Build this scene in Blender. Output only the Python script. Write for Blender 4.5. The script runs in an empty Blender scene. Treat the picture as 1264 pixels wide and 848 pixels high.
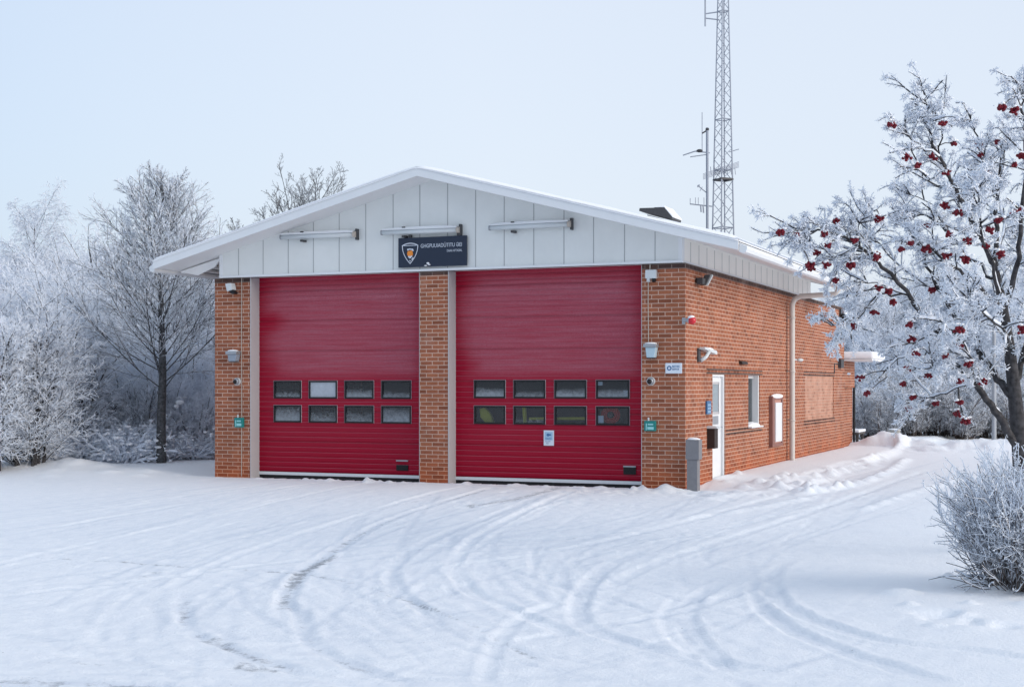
import bpy, bmesh, math, random
import numpy as np

# ------------------------------------------------------------------ camera, world, sun, exposure
S = 1.15                                   # one drawing unit is 1.15 m
FPX, YAW, HZ, CX = 1780.0, math.radians(22.65), 475.0, 632.0
RV = np.array([math.cos(YAW), math.sin(YAW), 0.0])
FV = np.array([-math.sin(YAW), math.cos(YAW), 0.0])
UV_ = np.array([0, 0, 1.0])
CAM = -(2.717 * RV + 22.6 * FV) + np.array([0, 0, 1.65])
SC = bpy.context.scene
C = SC.collection
cd = bpy.data.cameras.new('camera')
cam = bpy.data.objects.new('camera', cd)
C.objects.link(cam)
cam.location = CAM * S
cam.rotation_euler = (math.radians(90), 0, YAW)
cd.sensor_width = 36.0
cd.lens = 36.0 * FPX / 1264.0
cd.shift_y = (HZ - 424.0) / 1264.0
cd.clip_start = 0.1
cd.clip_end = 3000
SC.camera = cam

SUN_EL, SUN_AZ = math.radians(20), math.radians(4)      # azimuth from +x towards -y
world = bpy.data.worlds.new('World')
SC.world = world
world.use_nodes = True
wt = world.node_tree
wt.nodes.clear()
w_out = wt.nodes.new('ShaderNodeOutputWorld')
w_add = wt.nodes.new('ShaderNodeAddShader')
w_sky = wt.nodes.new('ShaderNodeTexSky')
w_sky.sky_type = 'NISHITA'
w_sky.sun_disc = False
w_sky.sun_elevation = SUN_EL
w_sky.sun_rotation = math.radians(90) + SUN_AZ
w_sky.air_density = 1.0
w_sky.dust_density = 3.0
w_bg1 = wt.nodes.new('ShaderNodeBackground')
w_bg1.inputs[1].default_value = 0.05
wt.links.new(w_sky.outputs[0], w_bg1.inputs[0])
# the even layer of winter cloud: a little brighter towards the horizon ahead, bluer to the north-west and overhead
w_tc = wt.nodes.new('ShaderNodeTexCoord')
w_dot = wt.nodes.new('ShaderNodeVectorMath'); w_dot.operation = 'DOT_PRODUCT'
wt.links.new(w_tc.outputs['Generated'], w_dot.inputs[0])
gl = Vg = np.array([FV[0] * 1.0 + RV[0] * 0.25, FV[1] * 1.0 + RV[1] * 0.25, 0.22]); gl = gl / np.linalg.norm(gl)
w_dot.inputs[1].default_value = tuple(gl)
w_rmp = wt.nodes.new('ShaderNodeMapRange')
w_rmp.inputs['From Min'].default_value = 0.80
w_rmp.inputs['From Max'].default_value = 1.0
wt.links.new(w_dot.outputs['Value'], w_rmp.inputs['Value'])
w_noise = wt.nodes.new('ShaderNodeTexNoise')
w_noise.inputs['Scale'].default_value = 1.6
w_noise.inputs['Detail'].default_value = 3
wt.links.new(w_tc.outputs['Generated'], w_noise.inputs['Vector'])
w_ma = wt.nodes.new('ShaderNodeMath'); w_ma.operation = 'MULTIPLY_ADD'
wt.links.new(w_noise.outputs[0], w_ma.inputs[0])
w_ma.inputs[1].default_value = 0.35
wt.links.new(w_rmp.outputs[0], w_ma.inputs[2])
w_mx = wt.nodes.new('ShaderNodeMixRGB')
w_mx.inputs[1].default_value = (0.57, 0.685, 0.86, 1)
w_mx.inputs[2].default_value = (0.775, 0.84, 0.95, 1)
wt.links.new(w_ma.outputs[0], w_mx.inputs[0])
w_bg2 = wt.nodes.new('ShaderNodeBackground')
w_bg2.inputs[1].default_value = 0.80
wt.links.new(w_mx.outputs[0], w_bg2.inputs[0])
wt.links.new(w_bg1.outputs[0], w_add.inputs[0])
wt.links.new(w_bg2.outputs[0], w_add.inputs[1])
wt.links.new(w_add.outputs[0], w_out.inputs[0])

sd = bpy.data.lights.new('sun', 'SUN')
sd.energy = 1.5
sd.angle = math.radians(35)
sd.color = (1.0, 0.94, 0.88)
sun = bpy.data.objects.new('sun', sd)
C.objects.link(sun)
sun.rotation_euler = (math.radians(90) - SUN_EL, 0, math.radians(90) - SUN_AZ)
SC.view_settings.view_transform = 'Standard'
SC.view_settings.look = 'None'
SC.view_settings.gamma = 1
SC.view_settings.exposure = 0.06
SC.render.engine = 'CYCLES'
SC.cycles.max_bounces = 12
SC.cycles.diffuse_bounces = 8
SC.cycles.transparent_max_bounces = 12
SC.cycles.use_denoising = True

# ------------------------------------------------------------------ helpers
rnd = random.Random(7)

def P(px, py, Z):
    return CAM + (FV + RV * (px - CX) / FPX + UV_ * (HZ - py) / FPX) * Z

def gd(px, py, z=0.0):
    d = FV + RV * (px - CX) / FPX + UV_ * (HZ - py) / FPX
    return CAM + d * ((z - CAM[2]) / d[2])

def tag(o, label=None, cat=None, group=None, kind=None):
    if label: o['label'] = label
    if cat: o['category'] = cat
    if group: o['group'] = group
    if kind: o['kind'] = kind
    return o

LOC = {}

def thing(name, loc, label, cat, group=None, kind=None):
    o = bpy.data.objects.new(name, None)
    o.empty_display_size = 0.3
    C.objects.link(o)
    o.location = np.array(loc) * S
    LOC[o] = np.array(loc, float)
    return tag(o, label, cat, group, kind)

def fast_mesh(name, V, faces, smooth=False, attrs=None):
    """V (n,3) in units; faces: list of arrays (m,k)."""
    me = bpy.data.meshes.new(name)
    V = np.asarray(V, np.float32) * S
    me.vertices.add(len(V))
    me.vertices.foreach_set('co', V.ravel())
    idx = np.concatenate([np.asarray(f, np.int32).ravel() for f in faces])
    tot = np.concatenate([np.full(len(f), np.asarray(f).shape[1], np.int32) for f in faces])
    start = np.concatenate([[0], np.cumsum(tot)[:-1]]).astype(np.int32)
    me.loops.add(len(idx))
    me.loops.foreach_set('vertex_index', idx)
    me.polygons.add(len(tot))
    me.polygons.foreach_set('loop_start', start)
    me.polygons.foreach_set('loop_total', tot)
    if smooth:
        me.polygons.foreach_set('use_smooth', np.ones(len(tot), bool))
    if attrs:
        for k, v in attrs.items():
            a = me.attributes.new(k, 'FLOAT', 'POINT')
            a.data.foreach_set('value', np.asarray(v, np.float32))
    me.update(calc_edges=True)
    return me

def link(name, me, mat, parent=None, loc=(0, 0, 0)):
    o = bpy.data.objects.new(name, me)
    if mat: me.materials.append(mat)
    C.objects.link(o)
    o.location = np.array(loc, float) * S
    if parent: o.parent = parent
    return o

class MB:
    """Collects shapes; build() links them as one mesh object."""
    def __init__(self):
        self.v, self.f = [], []
    def add(self, vs, fs):
        n = len(self.v)
        self.v += [tuple(map(float, p)) for p in vs]
        self.f += [tuple(i + n for i in q) for q in fs]
        return self
    def box(self, x0, x1, y0, y1, z0, z1):
        return self.add([(x0, y0, z0), (x1, y0, z0), (x1, y1, z0), (x0, y1, z0), (x0, y0, z1), (x1, y0, z1), (x1, y1, z1), (x0, y1, z1)],
                        [(0, 3, 2, 1), (4, 5, 6, 7), (0, 1, 5, 4), (1, 2, 6, 5), (2, 3, 7, 6), (3, 0, 4, 7)])
    def prism(self, poly, axis, a, b):
        """poly: 2-D outline; axis 'x','y','z' = extrusion axis from a to b."""
        def mk(p, t):
            return {'x': (t, p[0], p[1]), 'y': (p[0], t, p[1]), 'z': (p[0], p[1], t)}[axis]
        n = len(poly)
        vs = [mk(p, a) for p in poly] + [mk(p, b) for p in poly]
        fs = [tuple(range(n))[::-1], tuple(range(n, 2 * n))] + [(i, (i + 1) % n, n + (i + 1) % n, n + i) for i in range(n)]
        return self.add(vs, fs)
    def tube(self, pts, r, n=8, cap=True):
        pts = [np.array(p, float) for p in pts]
        rs = r if hasattr(r, '__len__') else [r] * len(pts)
        vs, fs = [], []
        ref = None
        for i, p in enumerate(pts):
            t = pts[min(i + 1, len(pts) - 1)] - pts[max(i - 1, 0)]
            t = t / (np.linalg.norm(t) + 1e-9)
            if ref is None:
                ref = np.cross(t, [0.3, 0.2, 0.93]) if abs(t[2]) < 0.9 else np.cross(t, [1, 0.1, 0])
            ref = ref - t * (ref @ t); ref = ref / np.linalg.norm(ref)
            b = np.cross(t, ref)
            for k in range(n):
                a = 2 * math.pi * k / n
                vs.append(p + rs[i] * (math.cos(a) * ref + math.sin(a) * b))
        for i in range(len(pts) - 1):
            for k in range(n):
                k2 = (k + 1) % n
                fs.append((i * n + k, i * n + k2, (i + 1) * n + k2, (i + 1) * n + k))
        if cap:
            fs.append(tuple(range(n))[::-1])
            fs.append(tuple(range((len(pts) - 1) * n, len(pts) * n)))
        return self.add(vs, fs)
    def ball(self, c, r, nu=10, nv=6, sc=(1, 1, 1), zmin=-1.0):
        vs, fs = [], []
        for j in range(nv + 1):
            th = math.pi * j / nv
            for i in range(nu):
                ph = 2 * math.pi * i / nu
                z = max(math.cos(th), zmin)
                vs.append((c[0] + r * sc[0] * math.sin(th) * math.cos(ph), c[1] + r * sc[1] * math.sin(th) * math.sin(ph), c[2] + r * sc[2] * z))
        for j in range(nv):
            for i in range(nu):
                i2 = (i + 1) % nu
                fs.append((j * nu + i, (j + 1) * nu + i, (j + 1) * nu + i2, j * nu + i2))
        return self.add(vs, fs)
    def build(self, name, mat, parent=None, bevel=0.0, smooth=False, kind=None):
        root = parent
        while root is not None and root.parent is not None: root = root.parent
        base = LOC.get(root, np.zeros(3))
        bm = bmesh.new()
        bv = [bm.verts.new((np.array(p) - base) * S) for p in self.v]
        for q in self.f:
            try: bm.faces.new([bv[i] for i in q])
            except ValueError: pass
        bmesh.ops.recalc_face_normals(bm, faces=bm.faces)
        if bevel:
            bmesh.ops.bevel(bm, geom=[e for e in bm.edges if len(e.link_faces) == 2 and e.calc_face_angle(0) > 0.5], offset=bevel * S, segments=2, profile=0.7, affect='EDGES')
        uv = bm.loops.layers.uv.new('UVMap')
        for fc in bm.faces:
            n = fc.normal
            fc.smooth = smooth
            for lp in fc.loops:
                w = np.array(lp.vert.co) + base * S
                ax = max(range(3), key=lambda k: abs(n[k]))
                lp[uv].uv = (w[1], w[2]) if ax == 0 else ((w[0], w[2]) if ax == 1 else (w[0], w[1]))
        me = bpy.data.meshes.new(name)
        bm.to_mesh(me); bm.free()
        o = link(name, me, mat, parent)
        if kind: o['kind'] = kind
        return o

def merge(a, b_):
    """b_ joins a's mesh with its own material slot"""
    ma, mb = a.data, b_.data
    bm = bmesh.new(); bm.from_mesh(ma); n = len(bm.faces)
    bm.from_mesh(mb); bm.faces.ensure_lookup_table()
    k = len(ma.materials)
    for f in bm.faces[n:]: f.material_index = k
    for m_ in mb.materials: ma.materials.append(m_)
    bm.to_mesh(ma); bm.free()
    bpy.data.objects.remove(b_)
    return a

def text(body, size, loc, name, mat, parent, align='LEFT', rot=(math.pi / 2, 0, 0), sx=1.0, thick=0.0015):
    cu = bpy.data.curves.new(name, 'FONT')
    cu.body = body; cu.size = size * S; cu.align_x = align; cu.extrude = thick
    t = bpy.data.objects.new(name, cu)
    C.objects.link(t)
    dg = bpy.context.evaluated_depsgraph_get()
    me = bpy.data.meshes.new_from_object(t.evaluated_get(dg))
    bpy.data.objects.remove(t)
    bpy.data.curves.remove(cu)
    me.name = name
    o = bpy.data.objects.new(name, me)
    me.materials.clear(); me.materials.append(mat)
    C.objects.link(o)
    root = parent
    while root.parent is not None: root = root.parent
    o.location = (np.array(loc) - LOC.get(root, np.zeros(3))) * S
    o.rotation_euler = rot
    o.scale = (sx, 1, 1)
    o.parent = parent
    return o

# ------------------------------------------------------------------ materials
def mat(name, col, rough=0.6, metal=0.0, spec=0.3, var=0.0, scale=6.0, bump=0.0, bscale=40.0, alpha=None):
    m = bpy.data.materials.new(name)
    m.use_nodes = True
    nt = m.node_tree
    p = nt.nodes['Principled BSDF']
    p.inputs['Base Color'].default_value = (*col, 1)
    p.inputs['Roughness'].default_value = rough
    p.inputs['Metallic'].default_value = metal
    p.inputs['Specular IOR Level'].default_value = spec
    tc = nt.nodes.new('ShaderNodeTexCoord')
    if var:
        n = nt.nodes.new('ShaderNodeTexNoise')
        n.inputs['Scale'].default_value = scale
        n.inputs['Detail'].default_value = 6
        n.inputs['Roughness'].default_value = 0.65
        nt.links.new(tc.outputs['Object'], n.inputs['Vector'])
        mx = nt.nodes.new('ShaderNodeMixRGB')
        mx.inputs[1].default_value = (*[c * (1 - var) for c in col], 1)
        mx.inputs[2].default_value = (*[min(1, c * (1 + var)) for c in col], 1)
        nt.links.new(n.outputs[0], mx.inputs[0])
        nt.links.new(mx.outputs[0], p.inputs['Base Color'])
    if bump:
        n2 = nt.nodes.new('ShaderNodeTexNoise')
        n2.inputs['Scale'].default_value = bscale
        n2.inputs['Detail'].default_value = 4
        nt.links.new(tc.outputs['Object'], n2.inputs['Vector'])
        b = nt.nodes.new('ShaderNodeBump')
        b.inputs['Strength'].default_value = bump
        b.inputs['Distance'].default_value = 0.02
        nt.links.new(n2.outputs[0], b.inputs['Height'])
        nt.links.new(b.outputs[0], p.inputs['Normal'])
    return m

def nodes(m):
    nt = m.node_tree
    return nt, nt.nodes['Principled BSDF'], (lambda t: nt.nodes.new('ShaderNode' + t)), nt.links.new

def ramp(nt, fac, stops):
    r = nt.nodes.new('ShaderNodeValToRGB')
    r.color_ramp.elements[0].position, r.color_ramp.elements[0].color = stops[0][0], (*stops[0][1], 1)
    r.color_ramp.elements[1].position, r.color_ramp.elements[1].color = stops[-1][0], (*stops[-1][1], 1)
    for pos, c in stops[1:-1]:
        e = r.color_ramp.elements.new(pos); e.color = (*c, 1)
    nt.links.new(fac, r.inputs[0])
    return r.outputs[0]

def brick_mat(name, c1, c2, mortar, dirt=0.35):
    m = mat(name, c1, 0.85, spec=0.15)
    nt, p, N, L = nodes(m)
    uvn = N('UVMap'); uvn.uv_map = 'UVMap'
    # slight wobble so that the courses are not ruler-straight
    wob = N('TexNoise'); wob.inputs['Scale'].default_value = 9.0; wob.inputs['Detail'].default_value = 2
    L(uvn.outputs[0], wob.inputs['Vector'])
    sub = N('VectorMath'); sub.operation = 'SUBTRACT'; sub.inputs[1].default_value = (0.5, 0.5, 0.5)
    L(wob.outputs['Color'], sub.inputs[0])
    scl = N('VectorMath'); scl.operation = 'SCALE'; scl.inputs['Scale'].default_value = 0.006
    L(sub.outputs[0], scl.inputs[0])
    ad = N('VectorMath'); ad.operation = 'ADD'
    L(uvn.outputs[0], ad.inputs[0]); L(scl.outputs[0], ad.inputs[1])
    b = N('TexBrick')
    b.inputs['Scale'].default_value = 1.0
    b.inputs['Brick Width'].default_value = 0.253
    b.inputs['Row Height'].default_value = 0.0785
    b.inputs['Mortar Size'].default_value = 0.0072
    b.inputs['Mortar Smooth'].default_value = 0.25
    b.inputs['Bias'].default_value = 0.0
    b.inputs['Color1'].default_value = (0, 0, 0, 1)
    b.inputs['Color2'].default_value = (1, 1, 1, 1)
    b.inputs['Mortar'].default_value = (0.5, 0.5, 0.5, 1)
    b.offset = 0.5
    L(ad.outputs[0], b.inputs['Vector'])
    col = ramp(nt, b.outputs['Color'], [(0.0, c1), (0.45, tuple(np.array(c1) * 0.6 + np.array(c2) * 0.4)), (0.8, c2), (1.0, tuple(np.array(c2) * 0.76))])
    n = N('TexNoise'); n.inputs['Scale'].default_value = 42; n.inputs['Detail'].default_value = 6; n.inputs['Roughness'].default_value = 0.7
    L(uvn.outputs[0], n.inputs['Vector'])
    v = ramp(nt, n.outputs[0], [(0.3, (0.72, 0.70, 0.70)), (0.7, (1.15, 1.15, 1.15))])
    mul = N('MixRGB'); mul.blend_type = 'MULTIPLY'; mul.inputs[0].default_value = 1
    L(col, mul.inputs[1]); L(v, mul.inputs[2])
    n2 = N('TexNoise'); n2.inputs['Scale'].default_value = 1.7; n2.inputs['Detail'].default_value = 7; n2.inputs['Roughness'].default_value = 0.6
    L(uvn.outputs[0], n2.inputs['Vector'])
    d = ramp(nt, n2.outputs[0], [(0.35, (1 - dirt, 1 - dirt, 1 - dirt)), (0.65, (1.1, 1.1, 1.1))])
    mc = N('MixRGB'); mc.inputs[2].default_value = (*mortar, 1)
    L(b.outputs['Fac'], mc.inputs[0]); L(mul.outputs[0], mc.inputs[1])
    m2 = N('MixRGB'); m2.blend_type = 'MULTIPLY'; m2.inputs[0].default_value = 1
    L(mc.outputs[0], m2.inputs[1]); L(d, m2.inputs[2])
    # splash-damp band over the snow line: bricks soaked a deeper orange
    sx = N('SeparateXYZ'); L(uvn.outputs[0], sx.inputs[0])
    dz = N('Math'); dz.operation = 'MULTIPLY_ADD'; dz.inputs[1].default_value = -.9; L(n2.outputs[0], dz.inputs[0]); L(sx.outputs[1], dz.inputs[2])
    dm = N('MapRange'); dm.inputs['From Min'].default_value = .12; dm.inputs['From Max'].default_value = -.42; dm.inputs['To Max'].default_value = .75
    L(dz.outputs[0], dm.inputs['Value'])
    m3 = N('MixRGB'); m3.blend_type = 'MULTIPLY'; m3.inputs[2].default_value = (1.12, .72, .48, 1)
    L(dm.outputs[0], m3.inputs[0]); L(m2.outputs[0], m3.inputs[1])
    # faint lime bloom
    n4 = N('TexNoise'); n4.inputs['Scale'].default_value = .8; n4.inputs['Detail'].default_value = 9; n4.inputs['Roughness'].default_value = .7
    L(uvn.outputs[0], n4.inputs['Vector'])
    lb = N('MapRange'); lb.inputs['From Min'].default_value = .56; lb.inputs['From Max'].default_value = .8; lb.inputs['To Max'].default_value = .35
    L(n4.outputs[0], lb.inputs['Value'])
    m4 = N('MixRGB'); m4.inputs[2].default_value = (.55, .46, .42, 1)
    L(lb.outputs[0], m4.inputs[0]); L(m3.outputs[0], m4.inputs[1])
    L(m4.outputs[0], p.inputs['Base Color'])
    inv = N('Math'); inv.operation = 'MULTIPLY_ADD'; inv.inputs[1].default_value = -1.0; 
    L(b.outputs['Fac'], inv.inputs[0]); 
    ns = N('Math'); ns.operation = 'MULTIPLY'; ns.inputs[1].default_value = 0.4
    L(n.outputs[0], ns.inputs[0]); L(ns.outputs[0], inv.inputs[2])
    bp = N('Bump'); bp.inputs['Strength'].default_value = 0.7; bp.inputs['Distance'].default_value = 0.008
    L(inv.outputs[0], bp.inputs['Height']); L(bp.outputs[0], p.inputs['Normal'])
    return m

M = {}
M['brick'] = brick_mat('brick', (0.375, 0.138, 0.074), (0.305, 0.108, 0.062), (0.60, 0.42, 0.335), 0.16)
M['pale_brick'] = brick_mat('pale_brick', (0.52, 0.285, 0.205), (0.48, 0.245, 0.17), (0.56, 0.38, 0.30), 0.15)
M['dark_brick'] = brick_mat('dark_brick', (0.13, 0.075, 0.06), (0.08, 0.05, 0.045), (0.24, 0.19, 0.17))
M['plinth'] = mat('plinth', (0.30, 0.27, 0.25), 0.9, var=0.5, scale=14, bump=0.5)
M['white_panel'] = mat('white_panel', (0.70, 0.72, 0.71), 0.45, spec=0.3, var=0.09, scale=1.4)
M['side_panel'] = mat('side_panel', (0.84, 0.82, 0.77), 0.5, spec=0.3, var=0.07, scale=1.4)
M['white_paint'] = mat('white_paint', (0.72, 0.74, 0.76), 0.45, spec=0.35, var=0.05, scale=3)
M['soffit'] = mat('soffit', (0.76, 0.76, 0.76), 0.6, var=0.05, scale=2)
M['seam'] = mat('seam', (0.34, 0.35, 0.36), 0.7)
M['grey_jamb'] = mat('grey_jamb', (0.46, 0.45, 0.46), 0.5, var=0.08, scale=3)
M['black'] = mat('black', (0.012, 0.012, 0.014), 0.5)
M['dark_grey'] = mat('dark_grey', (0.06, 0.06, 0.065), 0.5, var=0.3, scale=20)
M['pipe'] = mat('pipe', (0.58, 0.55, 0.52), 0.45, var=0.10, scale=5)
M['zinc'] = mat('zinc', (0.36, 0.38, 0.41), 0.5, metal=0.6, var=0.15, scale=10)
M['mast_steel'] = mat('mast_steel', (0.33, 0.36, 0.42), 0.6, metal=0.3, var=0.2, scale=3)
M['navy'] = mat('navy', (0.010, 0.020, 0.045), 0.35, spec=0.4, var=0.15, scale=4)
M['letter'] = mat('letter', (0.55, 0.60, 0.68), 0.5)
M['emblem_white'] = mat('emblem_white', (0.62, 0.66, 0.74), 0.5)
M['orange'] = mat('orange', (0.75, 0.25, 0.04), 0.5, var=0.3, scale=30)
M['teal'] = mat('teal', (0.015, 0.20, 0.19), 0.4, var=0.15, scale=20)
M['teal_light'] = mat('teal_light', (0.28, 0.60, 0.62), 0.5)
M['plastic_white'] = mat('plastic_white', (0.60, 0.64, 0.66), 0.4, var=0.05, scale=10)
M['blue_diffuser'] = mat('blue_diffuser', (0.42, 0.56, 0.64), 0.25, spec=0.5)
M['notice_white'] = mat('notice_white', (0.66, 0.72, 0.80), 0.4)
M['notice_blue'] = mat('notice_blue', (0.05, 0.14, 0.30), 0.4)
M['notice_pale'] = mat('notice_pale', (0.32, 0.50, 0.68), 0.4)
M['red_lamp'] = mat('red_lamp', (0.55, 0.008, 0.02), 0.2, spec=0.6)
M['bollard'] = mat('bollard', (0.20, 0.20, 0.215), 0.6, var=0.2, scale=12)
M['brown_box'] = mat('brown_box', (0.035, 0.022, 0.018), 0.6, var=0.2, scale=14)
M['cab_frame'] = mat('cab_frame', (0.24, 0.115, 0.095), 0.6, var=0.2, scale=9)
M['cab_face'] = mat('cab_face', (0.46, 0.24, 0.19), 0.6, var=0.12, scale=9)
M['concrete'] = mat('concrete', (0.34, 0.33, 0.31), 0.9, var=0.25, scale=8, bump=0.4)
M['wood'] = mat('wood', (0.10, 0.09, 0.085), 0.8, var=0.3, scale=10)
M['inner'] = mat('inner', (0.16, 0.16, 0.17), 0.9, var=0.2, scale=2)
M['yellow'] = mat('yellow', (0.62, 0.58, 0.06), 0.6, var=0.15, scale=9)
M['hose_red'] = mat('hose_red', (0.55, 0.03, 0.02), 0.5, var=0.2, scale=9)
M['berry'] = mat('berry', (0.15, 0.006, 0.016), 0.45, spec=0.25, var=0.6, scale=40)
M['tan'] = mat('tan', (0.46, 0.41, 0.36), 0.6)

def snow_mat(name, col=(0.90, 0.915, 0.945), bscale=60, bump=0.25):
    m = mat(name, col, 0.7, spec=0.2, bump=bump, bscale=bscale)
    return m
M['snow'] = snow_mat('snow')

def ground_mat():
    m = mat('ground_snow', (0.84, 0.87, 0.92), 0.65, spec=0.2)
    nt, p, N, L = nodes(m)
    tc = N('TexCoord')
    at = N('Attribute'); at.attribute_name = 'dirt'
    n = N('TexNoise'); n.inputs['Scale'].default_value = 7; n.inputs['Detail'].default_value = 12; n.inputs['Roughness'].default_value = 0.8
    L(tc.outputs['Object'], n.inputs['Vector'])
    th = N('Math'); th.operation = 'MULTIPLY_ADD'; th.inputs[1].default_value = 2.6; th.inputs[2].default_value = -1.5
    L(n.outputs[0], th.inputs[0])
    sm = N('Math'); sm.operation = 'ADD'
    L(at.outputs['Fac'], sm.inputs[0]); L(th.outputs[0], sm.inputs[1])
    mr = N('MapRange'); mr.inputs['From Min'].default_value = 0.35; mr.inputs['From Max'].default_value = 1.0
    L(sm.outputs[0], mr.inputs['Value'])
    # fine grit scattered on driven snow
    v = N('TexVoronoi'); v.inputs['Scale'].default_value = 7.0
    L(tc.outputs['Object'], v.inputs['Vector'])
    gr = N('Math'); gr.operation = 'LESS_THAN'; gr.inputs[1].default_value = 0.055
    L(v.outputs['Distance'], gr.inputs[0])
    vc = N('SeparateColor'); L(v.outputs['Color'], vc.inputs[0])
    gs = N('Math'); gs.operation = 'GREATER_THAN'; gs.inputs[1].default_value = 0.62
    L(vc.outputs[0], gs.inputs[0])
    g2 = N('Math'); g2.operation = 'MULTIPLY'
    L(gr.outputs[0], g2.inputs[0]); L(gs.outputs[0], g2.inputs[1])
    use = N('Attribute'); use.attribute_name = 'driven'
    g3 = N('Math'); g3.operation = 'MULTIPLY'
    L(g2.outputs[0], g3.inputs[0]); L(use.outputs['Fac'], g3.inputs[1])
    g4 = N('Math'); g4.operation = 'MULTIPLY'; g4.inputs[1].default_value = 0.45
    L(g3.outputs[0], g4.inputs[0])
    # packed snow is a shade greyer than fresh snow
    n3 = N('TexNoise'); n3.inputs['Scale'].default_value = 4.5; n3.inputs['Detail'].default_value = 12; n3.inputs['Roughness'].default_value = 0.78
    L(tc.outputs['Object'], n3.inputs['Vector'])
    pa = N('Attribute'); pa.attribute_name = 'pack'
    pk0 = N('Math'); pk0.operation = 'MULTIPLY_ADD'; pk0.inputs[1].default_value = 1.5; pk0.inputs[2].default_value = -.45; L(n3.outputs[0], pk0.inputs[0])
    pk1 = N('Math'); pk1.operation = 'MULTIPLY_ADD'; pk1.inputs[1].default_value = .22; L(use.outputs['Fac'], pk1.inputs[0]); L(pk0.outputs[0], pk1.inputs[1]); pk1.inputs[2].default_value = 0
    pk = N('Math'); pk.operation = 'MULTIPLY_ADD'; pk.use_clamp = True; pk.inputs[1].default_value = .42; L(pa.outputs['Fac'], pk.inputs[0]); L(pk1.outputs[0], pk.inputs[2])
    base = N('MixRGB'); base.inputs[1].default_value = (0.93, 0.945, 0.965, 1); base.inputs[2].default_value = (0.72, 0.765, 0.83, 1)
    L(pk.outputs[0], base.inputs[0])
    c1 = N('MixRGB'); c1.inputs[2].default_value = (0.17, 0.18, 0.20, 1)
    L(mr.outputs[0], c1.inputs[0]); L(base.outputs[0], c1.inputs[1])
    c2 = N('MixRGB'); c2.inputs[2].default_value = (0.12, 0.11, 0.11, 1)
    L(g4.outputs[0], c2.inputs[0]); L(c1.outputs[0], c2.inputs[1])
    L(c2.outputs[0], p.inputs['Base Color'])
    nb = N('TexNoise'); nb.inputs['Scale'].default_value = 26; nb.inputs['Detail'].default_value = 8; nb.inputs['Roughness'].default_value = 0.7
    L(tc.outputs['Object'], nb.inputs['Vector'])
    bp = N('Bump'); bp.inputs['Strength'].default_value = 0.6; bp.inputs['Distance'].default_value = 0.025
    L(nb.outputs[0], bp.inputs['Height']); L(bp.outputs[0], p.inputs['Normal'])
    return m
M['ground'] = ground_mat()

def frost_bark(name, bark, white=(0.86, 0.905, 0.975), gain=0.55, bias=0.0):
    """bark with rime: thin twigs (attribute frost) are rimed nearly all round, thick wood only on its upper side"""
    m = mat(name, bark, 0.8, spec=0.15)
    nt, p, N, L = nodes(m)
    tc = N('TexCoord')
    ge = N('NewGeometry')
    sx = N('SeparateXYZ'); L(ge.outputs['Normal'], sx.inputs[0])
    at = N('Attribute'); at.attribute_name = 'frost'
    n = N('TexNoise'); n.inputs['Scale'].default_value = 7; n.inputs['Detail'].default_value = 5; n.inputs['Roughness'].default_value = 0.7
    L(tc.outputs['Object'], n.inputs['Vector'])
    a = N('Math'); a.operation = 'MULTIPLY_ADD'; a.inputs[1].default_value = gain
    L(sx.outputs[2], a.inputs[0]); L(at.outputs['Fac'], a.inputs[2])
    b = N('Math'); b.operation = 'MULTIPLY_ADD'; b.inputs[1].default_value = 0.9; b.inputs[2].default_value = -0.45 + bias
    L(n.outputs[0], b.inputs[0])
    c = N('Math'); c.operation = 'ADD'; L(a.outputs[0], c.inputs[0]); L(b.outputs[0], c.inputs[1])
    mr = N('MapRange'); mr.inputs['From Min'].default_value = 0.38; mr.inputs['From Max'].default_value = 0.62
    L(c.outputs[0], mr.inputs['Value'])
    nb = N('TexNoise'); nb.inputs['Scale'].default_value = 18; nb.inputs['Detail'].default_value = 5
    L(tc.outputs['Object'], nb.inputs['Vector'])
    bk = ramp(nt, nb.outputs[0], [(0.3, tuple(np.array(bark) * 0.5)), (0.7, tuple(np.array(bark) * 1.6))])
    mx = N('MixRGB'); mx.inputs[2].default_value = (*white, 1)
    L(mr.outputs[0], mx.inputs[0]); L(bk, mx.inputs[1])
    L(mx.outputs[0], p.inputs['Base Color'])
    return m
M['bark'] = frost_bark('frosted_bark', (0.052, 0.050, 0.053), gain=.48)
M['bark_brown'] = frost_bark('frosted_brown_bark', (0.095, 0.076, 0.068), bias=-0.06)
M['bark_grey'] = frost_bark('frosted_grey_bark', (0.085, 0.086, 0.090), gain=.40)

M['rime_thicket'] = frost_bark('rime_thicket', (0.085, 0.086, 0.090), gain=.20, bias=.12)

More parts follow.
